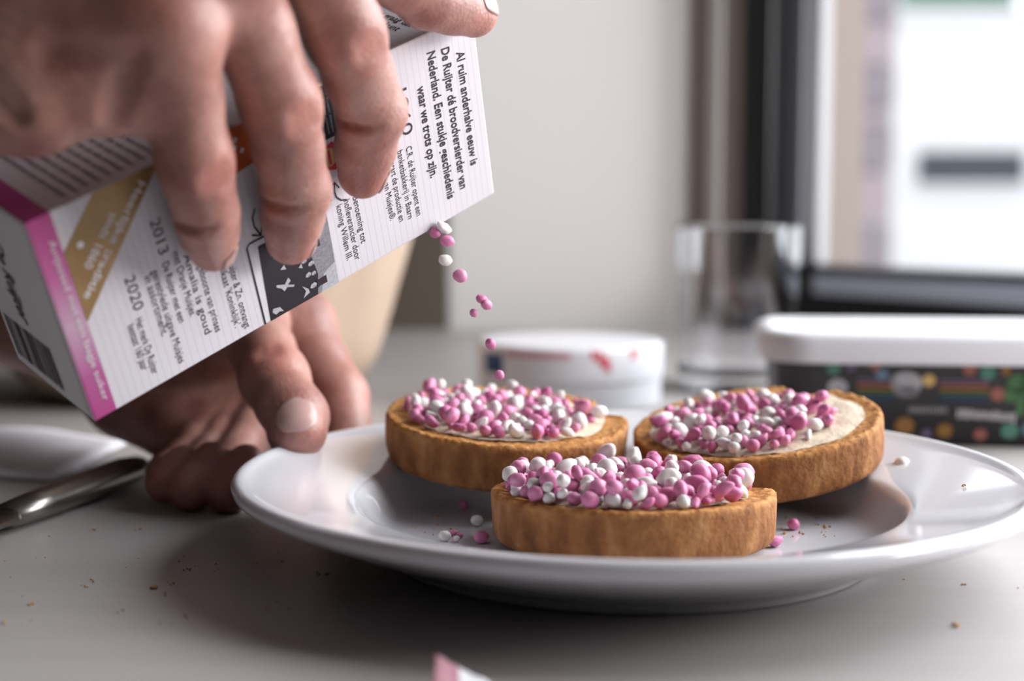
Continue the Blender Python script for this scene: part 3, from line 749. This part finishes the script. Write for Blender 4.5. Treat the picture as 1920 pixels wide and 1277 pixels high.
# ------------------------------------------------------------------ person: implicit surface modelling
class Cap:
    """tapered capsule from a to b; optional flattening along a direction"""
    def __init__(s, a, b, ra, rb, flat=None, k=1.0):
        s.a, s.b, s.ra, s.rb = np.array(a, float), np.array(b, float), ra, rb
        s.flat = None if flat is None else np.array(flat, float) / np.linalg.norm(flat); s.k = k
        m = max(ra, rb) + 14
        s.lo = np.minimum(s.a, s.b) - m; s.hi = np.maximum(s.a, s.b) + m
    def __call__(s, p):
        d = s.b - s.a; L = d @ d
        q = p - s.a
        t = np.clip((q @ d) / max(L, 1e-9), 0, 1)
        e = q - t[:, None] * d
        if s.flat is not None:
            c = e @ s.flat
            e = e + ((s.k - 1) * c)[:, None] * s.flat
        return np.sqrt((e * e).sum(1)) - (s.ra + (s.rb - s.ra) * t)
def smin(a, b, k):
    h = np.clip(0.5 + 0.5 * (b - a) / k, 0, 1)
    return b + (a - b) * h - k * h * (1 - h)
def chain(prims, p, k):
    out = None
    for c in prims:
        d = np.full(len(p), 1e3)
        m = ((p > c.lo) & (p < c.hi)).all(1)
        if m.any(): d[m] = c(p[m])
        out = d if out is None else smin(out, d, k)
    return out
def carve(d, cuts, p, k):
    for c in cuts:
        m = ((p > c.lo) & (p < c.hi)).all(1)
        if m.any(): d[m] = -smin(-d[m], c(p[m]), k)
    return d
class Hand:
    def __init__(s, palm, fingers, kp=11.0, kf=3.5, kj=7.0, cuts=(), kc=1.2):
        s.palm, s.fingers, s.kp, s.kf, s.kj, s.cuts, s.kc = palm, fingers, kp, kf, kj, cuts, kc
    def __call__(s, p):
        d = chain(s.palm, p, s.kp); f = None
        for g in s.fingers:
            e = chain(g, p, s.kf); f = e if f is None else smin(f, e, 1.0)
        d = smin(d, f, s.kj)
        return carve(d, s.cuts, p, s.kc)
    def bounds(s):
        al = s.palm + [c for g in s.fingers for c in g]
        return np.min([c.lo for c in al], 0) + 10, np.max([c.hi for c in al], 0) - 10

def surface_net(fn, lo, hi, h):
    n = np.ceil((hi - lo) / h).astype(int) + 1
    ax = [lo[i] + h * np.arange(n[i]) for i in range(3)]
    V = np.full(n, 9.0, np.float32)
    BS = 8                                    # only blocks that the surface can reach are evaluated
    nb = (n + BS - 1) // BS
    bi = np.stack(np.meshgrid(*[np.arange(q) for q in nb], indexing='ij'), -1).reshape(-1, 3)
    bd = fn(lo + h * (bi * BS + (BS - 1) / 2))
    reach = h * BS * 0.87 + 8.0
    for b in bi[bd < -reach]:
        V[b[0] * BS:b[0] * BS + BS, b[1] * BS:b[1] * BS + BS, b[2] * BS:b[2] * BS + BS] = -9.0
    hot = bi[np.abs(bd) <= reach]
    off = np.stack(np.meshgrid(*[np.arange(BS)] * 3, indexing='ij'), -1).reshape(-1, 3)
    for c in range(0, len(hot), 400):
        q = (hot[c:c + 400, None, :] * BS + off[None]).reshape(-1, 3)
        q = q[(q < n).all(1)]
        V[tuple(q.T)] = fn(lo + h * q)
    ins = V < 0
    cs = [(i, j, k) for i in (0, 1) for j in (0, 1) for k in (0, 1)]
    sl = lambda c: tuple(slice(c[a], n[a] - 1 + c[a]) for a in range(3))
    cnt = sum(ins[sl(c)].astype(np.int8) for c in cs)
    act = (cnt > 0) & (cnt < 8)
    ijk = np.argwhere(act); idx = -np.ones(act.shape, int); idx[act] = np.arange(len(ijk))
    val = np.stack([V[tuple((ijk + np.array(c)).T)] for c in cs], 1)
    acc = np.zeros((len(ijk), 3)); w = np.zeros(len(ijk))
    for a in range(8):
        for b in range(a + 1, 8):
            ca, cb = np.array(cs[a]), np.array(cs[b])
            if np.abs(ca - cb).sum() != 1: continue
            m = (val[:, a] < 0) != (val[:, b] < 0)
            t = val[m, a] / (val[m, a] - val[m, b])
            acc[m] += ca + t[:, None] * (cb - ca); w[m] += 1
    P = lo + h * (ijk + acc / w[:, None])
    F = []
    for axx in range(3):
        o1, o2 = [(1, 2), (2, 0), (0, 1)][axx]
        s0 = [slice(None)] * 3; s1 = [slice(None)] * 3; s0[axx] = slice(0, -1); s1[axx] = slice(1, None)
        A, B = ins[tuple(s0)], ins[tuple(s1)]
        e = np.argwhere(A != B)
        e = e[(e[:, o1] > 0) & (e[:, o2] > 0) & (e[:, o1] < n[o1] - 1) & (e[:, o2] < n[o2] - 1)]
        flip = A[tuple(e.T)]
        def cell(d1, d2):
            q = e.copy(); q[:, o1] += d1; q[:, o2] += d2; return idx[tuple(q.T)]
        Q = np.stack([cell(-1, -1), cell(0, -1), cell(0, 0), cell(-1, 0)], 1)
        Q[~flip] = Q[~flip][:, ::-1]
        F.append(Q)
    F = np.vstack(F); F = F[(F >= 0).all(1)]
    # pull the vertices onto the surface
    for it in range(2):
        d = fn(P); e = 0.25
        g = np.stack([fn(P + np.eye(3)[a] * e) - fn(P - np.eye(3)[a] * e) for a in range(3)], 1) / (2 * e)
        g /= np.maximum((g * g).sum(1, keepdims=True), 0.3)
        P = P - np.clip(d, -h, h)[:, None] * g
    return P, F

V3 = lambda *a: np.array(a, float)
def unit(v): return v / np.linalg.norm(v)

def finger(js, rs, dorsal, knuckle=(1.2, 1.0)):
    """js: joints from the palm to the tip; rs: radius at each; returns its capsules"""
    js = [np.array(j, float) for j in js]
    out = []
    for i in range(len(js) - 1):
        mid = (js[i] + js[i + 1]) / 2
        rm = (rs[i] + rs[i + 1]) / 2 * (0.93 if i < len(js) - 2 else 0.99)
        out += [Cap(js[i], mid, rs[i], rm), Cap(mid, js[i + 1], rm, rs[i + 1])]
    return out

# ---- right hand, in the carton's frame (mm): x along the carton, y up, z out of its printed face
r_pinky = [V3(41.5, 107, 20), V3(40.6, 70.5, 18), V3(42.4, 52.5, 13.2), V3(44.4, 37.6, 7.6)]
r_ring = [V3(61, 119, 19), V3(67.6, 76.0, 20.0), V3(70.0, 46.5, 14.6), V3(68.8, 27.4, 7.6)]
r_mid = [V3(84, 130, 15), V3(91.4, 86.5, 20.0), V3(99.1, 58.6, 15.2), V3(97.2, 35.8, 7.6)]
r_index = [V3(104, 136, 4), V3(114.0, 97.0, 8), V3(131.2, 79.6, 7.0), V3(147.0, 68.6, 7.6)]
r_thumb = [V3(6, 104, -54), V3(28, 84, -64), V3(50, 62, -58), V3(70, 52, -55)]
fp = finger(r_pinky, [11.6, 9.4, 8.4, 6.3], None); fr_ = finger(r_ring, [12.0, 10.3, 9.4, 6.6], None)
fm = finger(r_mid, [12.6, 10.5, 9.7, 6.6], None); fi = finger(r_index, [12.4, 10.2, 9.2, 7.4], None)
ft = finger(r_thumb, [14.5, 11.5, 10.8, 8.6], None)
up = V3(0, 0, 1)
# finger pads, knuckle bones
for js, lst, q in ((r_pinky, fp, 0.85), (r_ring, fr_, 1.0), (r_mid, fm, 1.0)):
    ax = unit(js[3] - js[2]); pad = unit(-up - ax * ((-up) @ ax))
    lst.append(Cap(js[3] - ax * 9 + pad * 0.8, js[3] - ax * 2, 8.0 * q, 6.3 * q))
    d1 = unit(js[2] - js[1]); d0 = unit(js[1] - js[0]); dor = unit(up - d1 * (up @ d1))
    lst.append(Cap(js[1] + dor * 1.6 - d0 * 3, js[1] + dor * 1.6 + d1 * 3, 8.7 * q, 8.5 * q))
wr_u, wr_r = V3(-30, 110, -32), V3(-2, 134, -55)
palm = [Cap(wr_u, r_pinky[0], 17, 11.5), Cap(wr_u * .65 + wr_r * .35, r_ring[0], 17, 12.4), Cap(wr_u * .35 + wr_r * .65, r_mid[0], 17, 12.8), Cap(wr_r, r_index[0], 16, 12.6),
        Cap(V3(-25, 101, -28), V3(8, 97, -2), 17, 13.5), Cap(V3(14, 96, 3), V3(20, 97, 6), 12.5, 11.5), Cap(V3(30, 92.5, 12.5), V3(34, 96, 12), 9.2, 10.5),
        Cap(V3(-10, 108, -50), r_thumb[0], 17, 16), Cap(r_thumb[0], r_thumb[1], 15, 13), Cap(V3(30, 104, 0), V3(70, 112, -6), 12, 12), Cap(V3(25, 98, -30), V3(60, 112, -26), 12, 10)]
# knuckles and tendons on the back of the hand
bk = unit(V3(-0.24, 0.81, 0.52))
for j, rr in ((r_pinky[0], 8.4), (r_ring[0], 9.2), (r_mid[0], 9.6), (r_index[0], 9.4)):
    palm.append(Cap(j + bk * 4.2, j + bk * 4.2 + V3(1, -2, .5), rr, rr))
    palm.append(Cap(j + bk * 10.0 - V3(7, 0, 6), wr_u * .5 + wr_r * .5 + bk * 12, 2.4, 3.4))
fore_r = [Cap(V3(-16, 121, -43), V3(-75, 128, -88), 26, 31), Cap(V3(-75, 128, -88), V3(-155, 138, -146), 31, 38)]
cuts_r = [Cap(V3(21, 91, 22), V3(26, 104, 27), 3.2, 4.0), Cap(V3(26, 107, 29), V3(12, 112, 19), 4.2, 5.0), Cap(V3(2, 99, 14), V3(-2, 108, 11), 3.0, 4)]
for js, w in ((r_pinky, 8.6), (r_ring, 9.6), (r_mid, 9.8)):
    # creases: knuckle wrinkles over the middle joint, folds beside the end joint
    d1 = unit(js[2] - js[1]); dor = unit(up - d1 * (up @ d1)); sd = unit(np.cross(d1, dor))
    for o in (-3.0, 0.0, 3.0):
        c = js[1] + dor * (w + 1.2) + d1 * o; cuts_r.append(Cap(c - V3(3.6, 0, 0) + dor * .2, c + V3(3.6, 0, 0) + dor * .2, 1.0, 1.0))
    d2 = unit(js[3] - js[2]); dm = unit(d1 + d2)
    c = js[2] - dm * 0.5
    cuts_r.append(Cap(c + V3(-w - 0.2, 0, -6), c + V3(-w + 0.6, 0, 3.5), 1.5, 0.9)); cuts_r.append(Cap(c + V3(-w + 0.6, 0, 3.5), c + V3(-w + 5.0, -0.6, w - 0.4), 0.9, 0.5))
right_hand = Hand(palm + fore_r, [fp, fr_, fm, fi, ft], cuts=cuts_r, kc=2.2)

# ---- left hand, in room millimetres
def wm(px, py, d): return np.array(at(px, py, d)) * 1000
l_thumb = [wm(395, 640, .578), wm(470, 606, .552), wm(515, 712, .520), wm(562, 808, .4985)]
l_index = [wm(560, 612, .582), wm(636, 745, .564), wm(652, 846, .548), wm(640, 905, .535)]
l_mid = [wm(520, 740, .585), wm(425, 888, .528), wm(428, 918, .509), wm(462, 868, .514)]
l_ring = [wm(470, 770, .580), wm(362, 890, .530), wm(360, 915, .510), wm(398, 862, .514)]
l_pinky = [wm(415, 790, .572), wm(312, 886, .532), wm(312, 904, .515), wm(346, 866, .516)]
lt = finger(l_thumb, [15, 13.4, 12.6, 9.6], None); li = finger(l_index, [13.5, 11.6, 10.4, 8.4], None)
lm = finger(l_mid, [11, 8.6, 8.0, 7.0], None); lr = finger(l_ring, [10.6, 8.0, 7.6, 6.8], None); lp = finger(l_pinky, [10, 7.0, 6.8, 6.2], None)
tax = unit(l_thumb[3] - l_thumb[2]); tdor = V3(0.10, -0.80, 0.58); tdor = unit(tdor - tax * (tdor @ tax)); tsd = np.cross(tax, tdor)
lt.append(Cap(l_thumb[3] - tax * 8 - tdor * 0.8 - tsd * 2, l_thumb[3] - tax * 0.5 - tdor * 0.6 + tsd * 2, 11.2, 9.4))
lt.append(Cap(l_thumb[2] + tdor * 2.0 - tax * 3, l_thumb[2] + tdor * 2.0 + tax * 2, 10.6, 10.2))
lw_u, lw_r = wm(245, 735, .590), wm(330, 625, .605)
lpalm = [Cap(lw_u, l_pinky[0], 19, 12), Cap(lw_u * .6 + lw_r * .4, l_ring[0], 19, 13), Cap(lw_u * .3 + lw_r * .7, l_mid[0], 19, 13), Cap(lw_r, l_index[0], 19, 13.5), Cap(lw_r, l_thumb[0], 20, 17), Cap(l_thumb[0], l_thumb[1], 17, 14),
         Cap(lw_u, wm(335, 820, .565), 17, 12), Cap(l_index[0], l_ring[0], 13, 12)]
lfore = [Cap(lw_u * .5 + lw_r * .5, wm(60, 560, .655), 27, 31), Cap(wm(60, 560, .655), wm(-330, 330, .76), 31, 37)]
cuts_l = []
for o in (-3.0, -0.6, 1.8):
    c = l_thumb[2] + tdor * 13.2 + tax * o; cuts_l.append(Cap(c - tsd * 4.5, c + tsd * 4.5, 0.9, 0.9))
ia = unit(l_index[1] - l_index[0])
for k_, c in ((0, wm(598, 700, .548)), (1, wm(628, 742, .546))):
    cuts_l.append(Cap(c - V3(9, 0, -3), c + V3(9, -2, 5), 1.3, 1.0))
for x_ in (333, 389):
    cuts_l.append(Cap(wm(x_, 872, .503), wm(x_ - 2, 950, .496), 2.0, 1.8))
left_hand = Hand(lpalm + lfore, [lt, li, lm, lr, lp], kp=10, kj=6, cuts=cuts_l)

def red_of(P, spots):
    v = np.zeros(len(P))
    for c, r, a in spots: v = np.maximum(v, a * np.exp(-((P - c) ** 2).sum(1) / (r * r)))
    return v
verts, faces, red = [], [], []
lo, hi = right_hand.bounds(); lo = np.maximum(lo, V3(-125, -999, -130))
P, Fq = surface_net(right_hand, lo, hi, 1.5)
sp_r = [(j[1] + up * 7, 8, .55) for j in (r_pinky, r_ring, r_mid)] + [(j[3], 9, .75) for j in (r_pinky, r_ring, r_mid, r_index)] + [(j[0] + bk * 10, 12, .5) for j in (r_pinky, r_ring, r_mid)] + [(j[2] - V3(6, 0, 0), 9, .35) for j in (r_pinky, r_ring, r_mid)]
red.append(red_of(P, sp_r))
P = (np.array(BR) @ (P.T / 1000)).T + np.array(BT)
verts.append(P); faces.append(Fq)
lo, hi = left_hand.bounds(); lo = np.maximum(lo, V3(-300, -999, 0.3))
P, Fq = surface_net(left_hand, lo, hi, 1.7)
sp_l = [(l_thumb[2] + tdor * 10, 11, .7), (l_thumb[3], 10, .4)] + [(j[2], 11, .6) for j in (l_mid, l_ring, l_pinky)] + [(l_index[1], 12, .4)]
red.append(red_of(P, sp_l)); faces.append(Fq + len(verts[0])); verts.append(P / 1000)
# arms and trunk under the clothes close the body
elb_r = np.array(BM @ Vector((-0.155, 0.138, -0.146))) * 1000; elb_l = wm(-330, 330, .76)
sh_r, sh_l = V3(-800, 10, 330), V3(-800, 400, 330)
tr = [Cap(np.array(BM @ Vector((-0.095, 0.130, -0.102))) * 1000, elb_r, 30, 42), Cap(elb_r, V3(-600, -60, 90), 40, 48), Cap(V3(-600, -60, 90), sh_r, 46, 58), Cap(wm(-120, 460, .70), elb_l, 31, 42), Cap(elb_l, V3(-620, 440, 110), 42, 48), Cap(V3(-620, 440, 110), sh_l, 48, 58),
      Cap(V3(-840, 205, -150), V3(-830, 205, 300), 120, 115, V3(0, 1, 0), 0.72), Cap(sh_r, sh_l, 60, 60), Cap(V3(-830, 205, 330), V3(-820, 205, 460), 62, 58)]
trunk = lambda p: chain(tr, p, 25.0)
P, Fq = surface_net(trunk, V3(-1020, -150, -260), V3(-180, 640, 540), 14.0)
red.append(np.zeros(len(P))); faces.append(Fq + len(verts[0]) + len(verts[1])); verts.append(P / 1000)
person = mesh_obj('person', np.vstack(verts), np.vstack(faces), M['skin'])
at_ = person.data.attributes.new('red', 'FLOAT', 'POINT'); at_.data.foreach_set('value', np.concatenate(red))
tag(person, 'person at the left, one hand tipping the carton, the other holding the plate rim', 'person')
cl = [Cap(c.a, c.b, c.ra + 9, c.rb + 9, c.flat, c.k) for c in tr[:-1]]
P, Fq = surface_net(lambda p: chain(cl, p, 30.0), V3(-1040, -170, -280), V3(-170, 660, 540), 13.0)
sw = mesh_obj('sweater', P / 1000, Fq, M['sweater'], person); sw['label'] = 'dark knitted sweater'

# ---- nails
def nail(hand, js, dorsal, width, length, back, frame, off=0.35):
    """curved plate lying on the finger's surface: rays from the bone axis outwards"""
    ax = unit(js[-1] - js[-2]); d = unit(dorsal - ax * (dorsal @ ax)); s = np.cross(ax, d)
    nu, nv = 15, 15
    base = js[-1] + ax * back
    org, dr = [], []
    r0 = 20.0 - float(hand((base + ax * length * 0.4 + d * 20)[None])[0])
    for j in range(nv):
        v = j / (nv - 1)
        for i in range(nu):
            u = -1 + 2 * i / (nu - 1)
            w = width / 2 * (0.84 + 0.16 * min(1, v * 2)) * (1 - 0.42 * max(0, (0.28 - v) / 0.28) ** 2 - 0.16 * max(0, (v - 0.8) / 0.2) ** 2)
            yy = v * length + 1.4 * u * u * max(0, 0.35 - v) / 0.35 - 1.6 * u * u * max(0, v - 0.65) / 0.35
            th = u * w / r0
            org.append(base + ax * yy); dr.append(d * math.cos(th) + s * math.sin(th))
    org, dr = np.array(org), np.array(dr)
    t = np.full(len(org), r0 + 6.0)
    for it in range(30): t = t - np.clip(hand(org + dr * t[:, None]), -2, 4) * 0.8
    t = np.clip(t, r0 * 0.40, r0 * 1.15)
    vs = np.vstack([org + dr * (t + off)[:, None], org + dr * (t - 0.7)[:, None]])
    n1 = nu * nv; fs = []
    for j in range(nv - 1):
        for i in range(nu - 1):
            a = j * nu + i; fs.append((a, a + 1, a + nu + 1, a + nu)); fs.append((n1 + a + nu, n1 + a + nu + 1, n1 + a + 1, n1 + a))
    rim = [i for i in range(nu)] + [j * nu + nu - 1 for j in range(1, nv)] + [(nv - 1) * nu + i for i in range(nu - 2, -1, -1)] + [j * nu for j in range(nv - 2, 0, -1)]
    for a, b in zip(rim, rim[1:] + rim[:1]): fs.append((b, a, n1 + a, n1 + b))
    if frame == 'box': vs = (np.array(BR) @ (vs.T / 1000)).T + np.array(BT)
    else: vs = vs / 1000
    return mesh_obj('fingernail', vs, fs, M['nail'], person)
bxd = lambda *w: np.array(BR).T @ V3(*w)
nail(right_hand, r_pinky, V3(0.36, 0, 0.93), 8.8, 9.4, -4.6, 'box')
nail(right_hand, r_ring, V3(0.78, 0, 0.62), 9.6, 10.4, -5.0, 'box')
nail(right_hand, r_mid, V3(0.78, 0, 0.62), 9.8, 10.4, -5.0, 'box')
nail(right_hand, r_index, bxd(0.40, -0.72, 0.57), 10.8, 12.0, -5.6, 'box')
nail(right_hand, r_thumb, V3(0, 0.2, -1.0), 12, 12, -6, 'box')
nail(left_hand, l_thumb, tdor, 16.0, 13.0, -5.4, 'room')

# ------------------------------------------------------------------ things on the table behind
# round white cardboard box
c0 = at(1068, 745, 0.80); c0.z = 0
rb = empty('round_box', c0); tag(rb, 'round white box with red print and a blue mark behind the rusks', 'box')
lathe('box_body', [(0, 0.0), (0.050, 0.0), (0.0515, 0.001), (0.0515, 0.030), (0.051, 0.031), (0.0, 0.031)], M['white_plastic'], rb, crisp=True)
lathe('lid', [(0.0522, 0.016), (0.0526, 0.0165), (0.0526, 0.0335), (0.0516, 0.0352), (0.049, 0.0360), (0.0, 0.0375)], M['white_plastic'], rb, crisp=True)
def wrap(name, a0, a1, z0, z1, r, mat, parent, n=10):
    vs, fs = [], []
    for i in range(n + 1):
        a = math.radians(a0 + (a1 - a0) * i / n)
        vs += [(r * math.cos(a), r * math.sin(a), z0), (r * math.cos(a), r * math.sin(a), z1)]
    for i in range(n): fs.append((2 * i, 2 * i + 2, 2 * i + 3, 2 * i + 1))
    return mesh_obj(name, vs, fs, mat, parent, smooth=False)
wrap('blue_star', 206, 224, 0.020, 0.031, 0.0529, M['ink_blue'], rb)
wrap('red_band', 226, 268, 0.0300, 0.0335, 0.0529, M['ink_pink'], rb)
for a0, a1, z0, z1 in ((280, 283, .030, .0345), (284, 287, .027, .034), (287, 290, .0245, .031), (290, 292, .022, .029), (306, 309, .029, .0345), (310, 312, .031, .0345)):
    wrap('red_lettering', a0, a1, z0, z1, 0.0529, M['ink_red'], rb, 3)

# drinking glass
g0 = at(1378, 735, 0.86); g0.z = 0
gl = lathe('drinking_glass', [(0, 0.0), (0.033, 0.0), (0.0355, 0.002), (0.0368, 0.030), (0.0378, 0.0985), (0.0373, 0.0995), (0.0368, 0.0985), (0.0358, 0.032), (0.0348, 0.014), (0.031, 0.010), (0, 0.0095)], M['glass'], crisp=True)
gl.location = g0; tag(gl, 'clear empty drinking glass standing in front of the black window post', 'glass')

# margarine tub with black printed side and white lid
def rrect(hx, hy, r, n=8):
    pts = []
    for cx, cy, a0 in ((hx - r, hy - r, 0), (-hx + r, hy - r, 90), (-hx + r, -hy + r, 180), (hx - r, -hy + r, 270)):
        for i in range(n + 1):
            a = math.radians(a0 + 90 * i / n); pts.append((cx + r * math.cos(a), cy + r * math.sin(a)))
    return pts
def loft(name, rings, mat, parent, cap=True):
    vs, fs = [], []; n = len(rings[0][0])
    for pts, z in rings: vs += [(x, y, z) for x, y in pts]
    for k in range(len(rings) - 1):
        for i in range(n):
            j = (i + 1) % n; fs.append((k * n + i, k * n + j, (k + 1) * n + j, (k + 1) * n + i))
    if cap: fs.append(tuple(range(n))[::-1]); fs.append(tuple((len(rings) - 1) * n + i for i in range(n)))
    o = mesh_obj(name, vs, fs, mat, parent)
    e = o.modifiers.new('edge', 'EDGE_SPLIT'); e.split_angle = math.radians(50)
    return o
HX, HY = 0.0745, 0.048
tq = at(1455, 835, 0.645)
tub = empty('margarine_tub', (tq.x + 0.080, tq.y + 0.050, 0)); tub.rotation_euler = (0, 0, math.radians(-7))
tag(tub, 'black printed margarine tub with a white lid beside the plate', 'tub')
loft('tub_body', [(rrect(HX - 0.007, HY - 0.007, 0.016), 0.0), (rrect(HX - 0.0035, HY - 0.0035, 0.018), 0.003), (rrect(HX, HY, 0.020), 0.042)], M['tub_black'], tub)
loft('lid', [(rrect(HX + 0.0035, HY + 0.0035, 0.022), 0.0385), (rrect(HX + 0.005, HY + 0.005, 0.023), 0.0388), (rrect(HX + 0.0052, HY + 0.0052, 0.023), 0.0490), (rrect(HX + 0.004, HY + 0.004, 0.022), 0.0515), (rrect(HX + 0.001, HY + 0.001, 0.020), 0.0526), (rrect(HX - 0.004, HY - 0.004, 0.018), 0.0520), (rrect(HX - 0.006, HY - 0.006, 0.017), 0.0508)], M['white_plastic'], tub)
def tubprint(name, x, z, rx, rz, mat, n=14, square=False):
    k = 0.0035 / 0.039
    pts = [(x - rx, z - rz), (x + rx, z - rz), (x + rx, z + rz), (x - rx, z + rz)] if square else [(x + rx * math.cos(2 * math.pi * i / n), z + rz * math.sin(2 * math.pi * i / n)) for i in range(n)]
    vs = [(a / 1000, -(HY - 0.0035 + (b / 1000 - 0.003) * k) - 0.0006, b / 1000) for a, b in pts]
    return mesh_obj(name, vs, [tuple(range(len(vs)))], mat, tub, smooth=False)
g = random.Random(21)
for x, z, r, m in ((-47, 36, 3.2, 'ink_teal'), (-39, 37, 2.4, 'ink_lilac'), (-28, 37.5, 2.6, 'ink_salmon'), (-25, 33, 3.0, 'ink_sky'), (-4, 31, 3.0, 'ink_yellow'), (14, 36.5, 3.2, 'ink_salmon'), (22, 35, 3.4, 'ink_teal'), (30, 36, 2.2, 'ink_ochre'), (27, 25, 3.4, 'ink_salmon'), (46, 37, 3.0, 'ink_lilac'), (50, 30, 3.4, 'ink_salmon'), (44, 22, 3.6, 'ink_lilac'),
                   (-14, 9.5, 4.4, 'ink_ochre'), (4, 7.5, 3.6, 'ink_ochre'), (33, 8, 4.0, 'ink_teal'), (43, 9, 4.4, 'ink_sky'), (52, 16, 4, 'ink_blue'), (-30, 8, 3, 'ink_ochre'), (-46, 10, 3, 'ink_green'), (20, 6, 3, 'ink_salmon'), (-4, 6, 2.4, 'ink_lilac')):
    tubprint('printed_dot', x, z, r, r * 0.95, M[m])
for x, z, r in ((36, 30, 5.4), (41, 27, 5.0), (33, 25, 4.2), (40, 31.5, 3.6)): tubprint('printed_broccoli', x, z, r, r * 0.9, M['ink_green'])
tubprint('printed_stalk', 37, 19.5, 1.9, 4.5, M['ink_green'], square=True)
for i, m in enumerate(('ink_lilac', 'ink_salmon', 'ink_ochre', 'ink_green', 'ink_blue')):
    tubprint('rainbow_stripe', -27, 31 - i * 2.1, 9, 0.55, M[m], square=True); tubprint('rainbow_stripe', 12, 31 - i * 2.1, 11, 0.55, M[m], square=True)
for x, z, rx, rz in ((-14, 29.5, 7.2, 5.5), (-45, 27, 4.6, 4.2)):
    cr = tubprint('printed_crest', x, z, rx, rz, M['ink_pale'])
    tubprint('printed_crest', x, z - rz * 0.7, rx * 0.8, rz * 0.5, M['ink_grey'])
for i in range(15): tubprint('printed_lettering', 10 + i * 1.75, 15.6 - 0.12 * i + 0.5 * g.random(), 0.45, 1.5 + 0.8 * g.random(), M['ink_white'], square=True)
for i in range(11): tubprint('printed_lettering', -12 + i * 1.6, 17.2, 0.35, 1.1 + 0.5 * g.random(), M['ink_pale'], square=True)

# beige soft bag behind the hands
b0 = at(372, 800, 0.83); b0.z = 0; b0.y = 0.37
def bag():
    vs, fs = [], []; ns, nz = 96, 40
    for k in range(nz + 1):
        t = k / nz; z = 0.30 * t
        base = 0.096 + 0.038 * min(1, t / 0.55) ** 0.75
        if t < 0.12: base *= 0.80 + 0.20 * math.sqrt(1 - (1 - t / 0.12) ** 2)
        for i in range(ns):
            a = 2 * math.pi * i / ns; c = Vector((math.cos(a), math.sin(a), 0))
            w = 1 + 0.05 * noise.noise(Vector((c.x * 1.4, c.y * 1.4, t * 2.2))) + 0.025 * noise.noise(Vector((c.x * 4, c.y * 4, t * 5)))
            vs.append((c.x * base * w * 1.06, c.y * base * w * 0.72, z))
    for k in range(nz):
        for i in range(ns):
            j = (i + 1) % ns; fs.append((k * ns + i, k * ns + j, (k + 1) * ns + j, (k + 1) * ns + i))
    fs.append(tuple(range(ns))[::-1]); fs.append(tuple(nz * ns + i for i in range(ns)))
    return mesh_obj('bag', vs, fs, M['bag'])
bg = bag(); bg.location = b0; tag(bg, 'large soft beige bag standing behind the hands', 'bag')

# napkin, knife, scrap of paper
def sheet(name, pts, z, mat, label, cat, lift, n=14, thick=0.0012):
    vs, fs = [], []
    A, B, C, D = [Vector((*p, 0)) for p in pts]
    for j in range(n + 1):
        for i in range(n + 1):
            u, v = i / n, j / n
            p = A * (1 - u) * (1 - v) + B * u * (1 - v) + C * u * v + D * (1 - u) * v
            vs.append((p.x, p.y, z + lift(u, v) + 0.0006 * noise.noise(Vector((u * 5, v * 5, z * 100)))))
    for j in range(n):
        for i in range(n): a = j * (n + 1) + i; fs.append((a, a + 1, a + n + 2, a + n + 1))
    o = mesh_obj(name, vs, fs, mat); s = o.modifiers.new('thick', 'SOLIDIFY'); s.thickness = thick; s.offset = 1
    tag(o, label, cat); return o
def tp(px, py): q = on_level(px, py, 0); return (q.x, q.y)
a_, b_, c_, d_ = tp(-260, 885), tp(95, 905), tp(238, 850), tp(-120, 812)
sheet('napkin', (a_, b_, c_, d_), 0.0006, M['paper'], 'folded white paper napkin lying under the knife at the left', 'napkin', lambda u, v: 0.0035 * u * v + 0.004 * math.sin(u * 3) ** 2 * v)
k0, k1 = Vector((*tp(-70, 1034), 0.0062)), Vector((*tp(264, 902), 0.0062))
kd = (k1 - k0).normalized(); ks = Vector((-kd.y, kd.x, 0))
kn = empty('knife', k1); tag(kn, 'steel table knife lying on the table at the left edge', 'knife')
def tube(name, pts, mat, parent, org, n=16):
    vs, fs = [], []
    for (p, w, h) in pts:
        for i in range(n):
            a = 2 * math.pi * i / n; vs.append(tuple(Vector(p) + ks * (w * math.cos(a)) + Vector((0, 0, h * math.sin(a))) - org))
    for k in range(len(pts) - 1):
        for i in range(n): j = (i + 1) % n; fs.append((k * n + i, k * n + j, (k + 1) * n + j, (k + 1) * n + i))
    fs.append(tuple(range(n))[::-1]); fs.append(tuple((len(pts) - 1) * n + i for i in range(n)))
    return mesh_obj(name, vs, fs, mat, parent)
hl = [(k1 + kd * 0.000, 0.003, 0.0030), (k1 - kd * 0.003, 0.0065, 0.0046), (k1 - kd * 0.012, 0.0082, 0.0056), (k1 - kd * 0.04, 0.0082, 0.0056), (k1 - kd * 0.075, 0.0070, 0.0050), (k1 - kd * 0.095, 0.0058, 0.0044)]
tube('handle', hl, M['steel'], kn, k1)
tube('blade', [(k1 - kd * 0.094, 0.0050, 0.0030), (k1 - kd * 0.100, 0.0090, 0.0012), (k1 - kd * 0.19, 0.0098, 0.0009), (k1 - kd * 0.21, 0.002, 0.0006)], M['steel'], kn, k1)
q0, q1, q2, q3 = tp(815, 1285), tp(915, 1290), tp(960, 1360), tp(800, 1375)
sc = sheet('paper_scrap', (q3, q2, q1, q0), 0.0008, M['pink_paper'], 'small pink and white paper scrap at the bottom edge of the picture', 'paper', lambda u, v: 0.006 * v * (1 - u), thick=0.0006)
sc.data.materials.append(M['paper'])
for p in sc.data.polygons:
    if (p.index % 14) > 5: p.material_index = 1
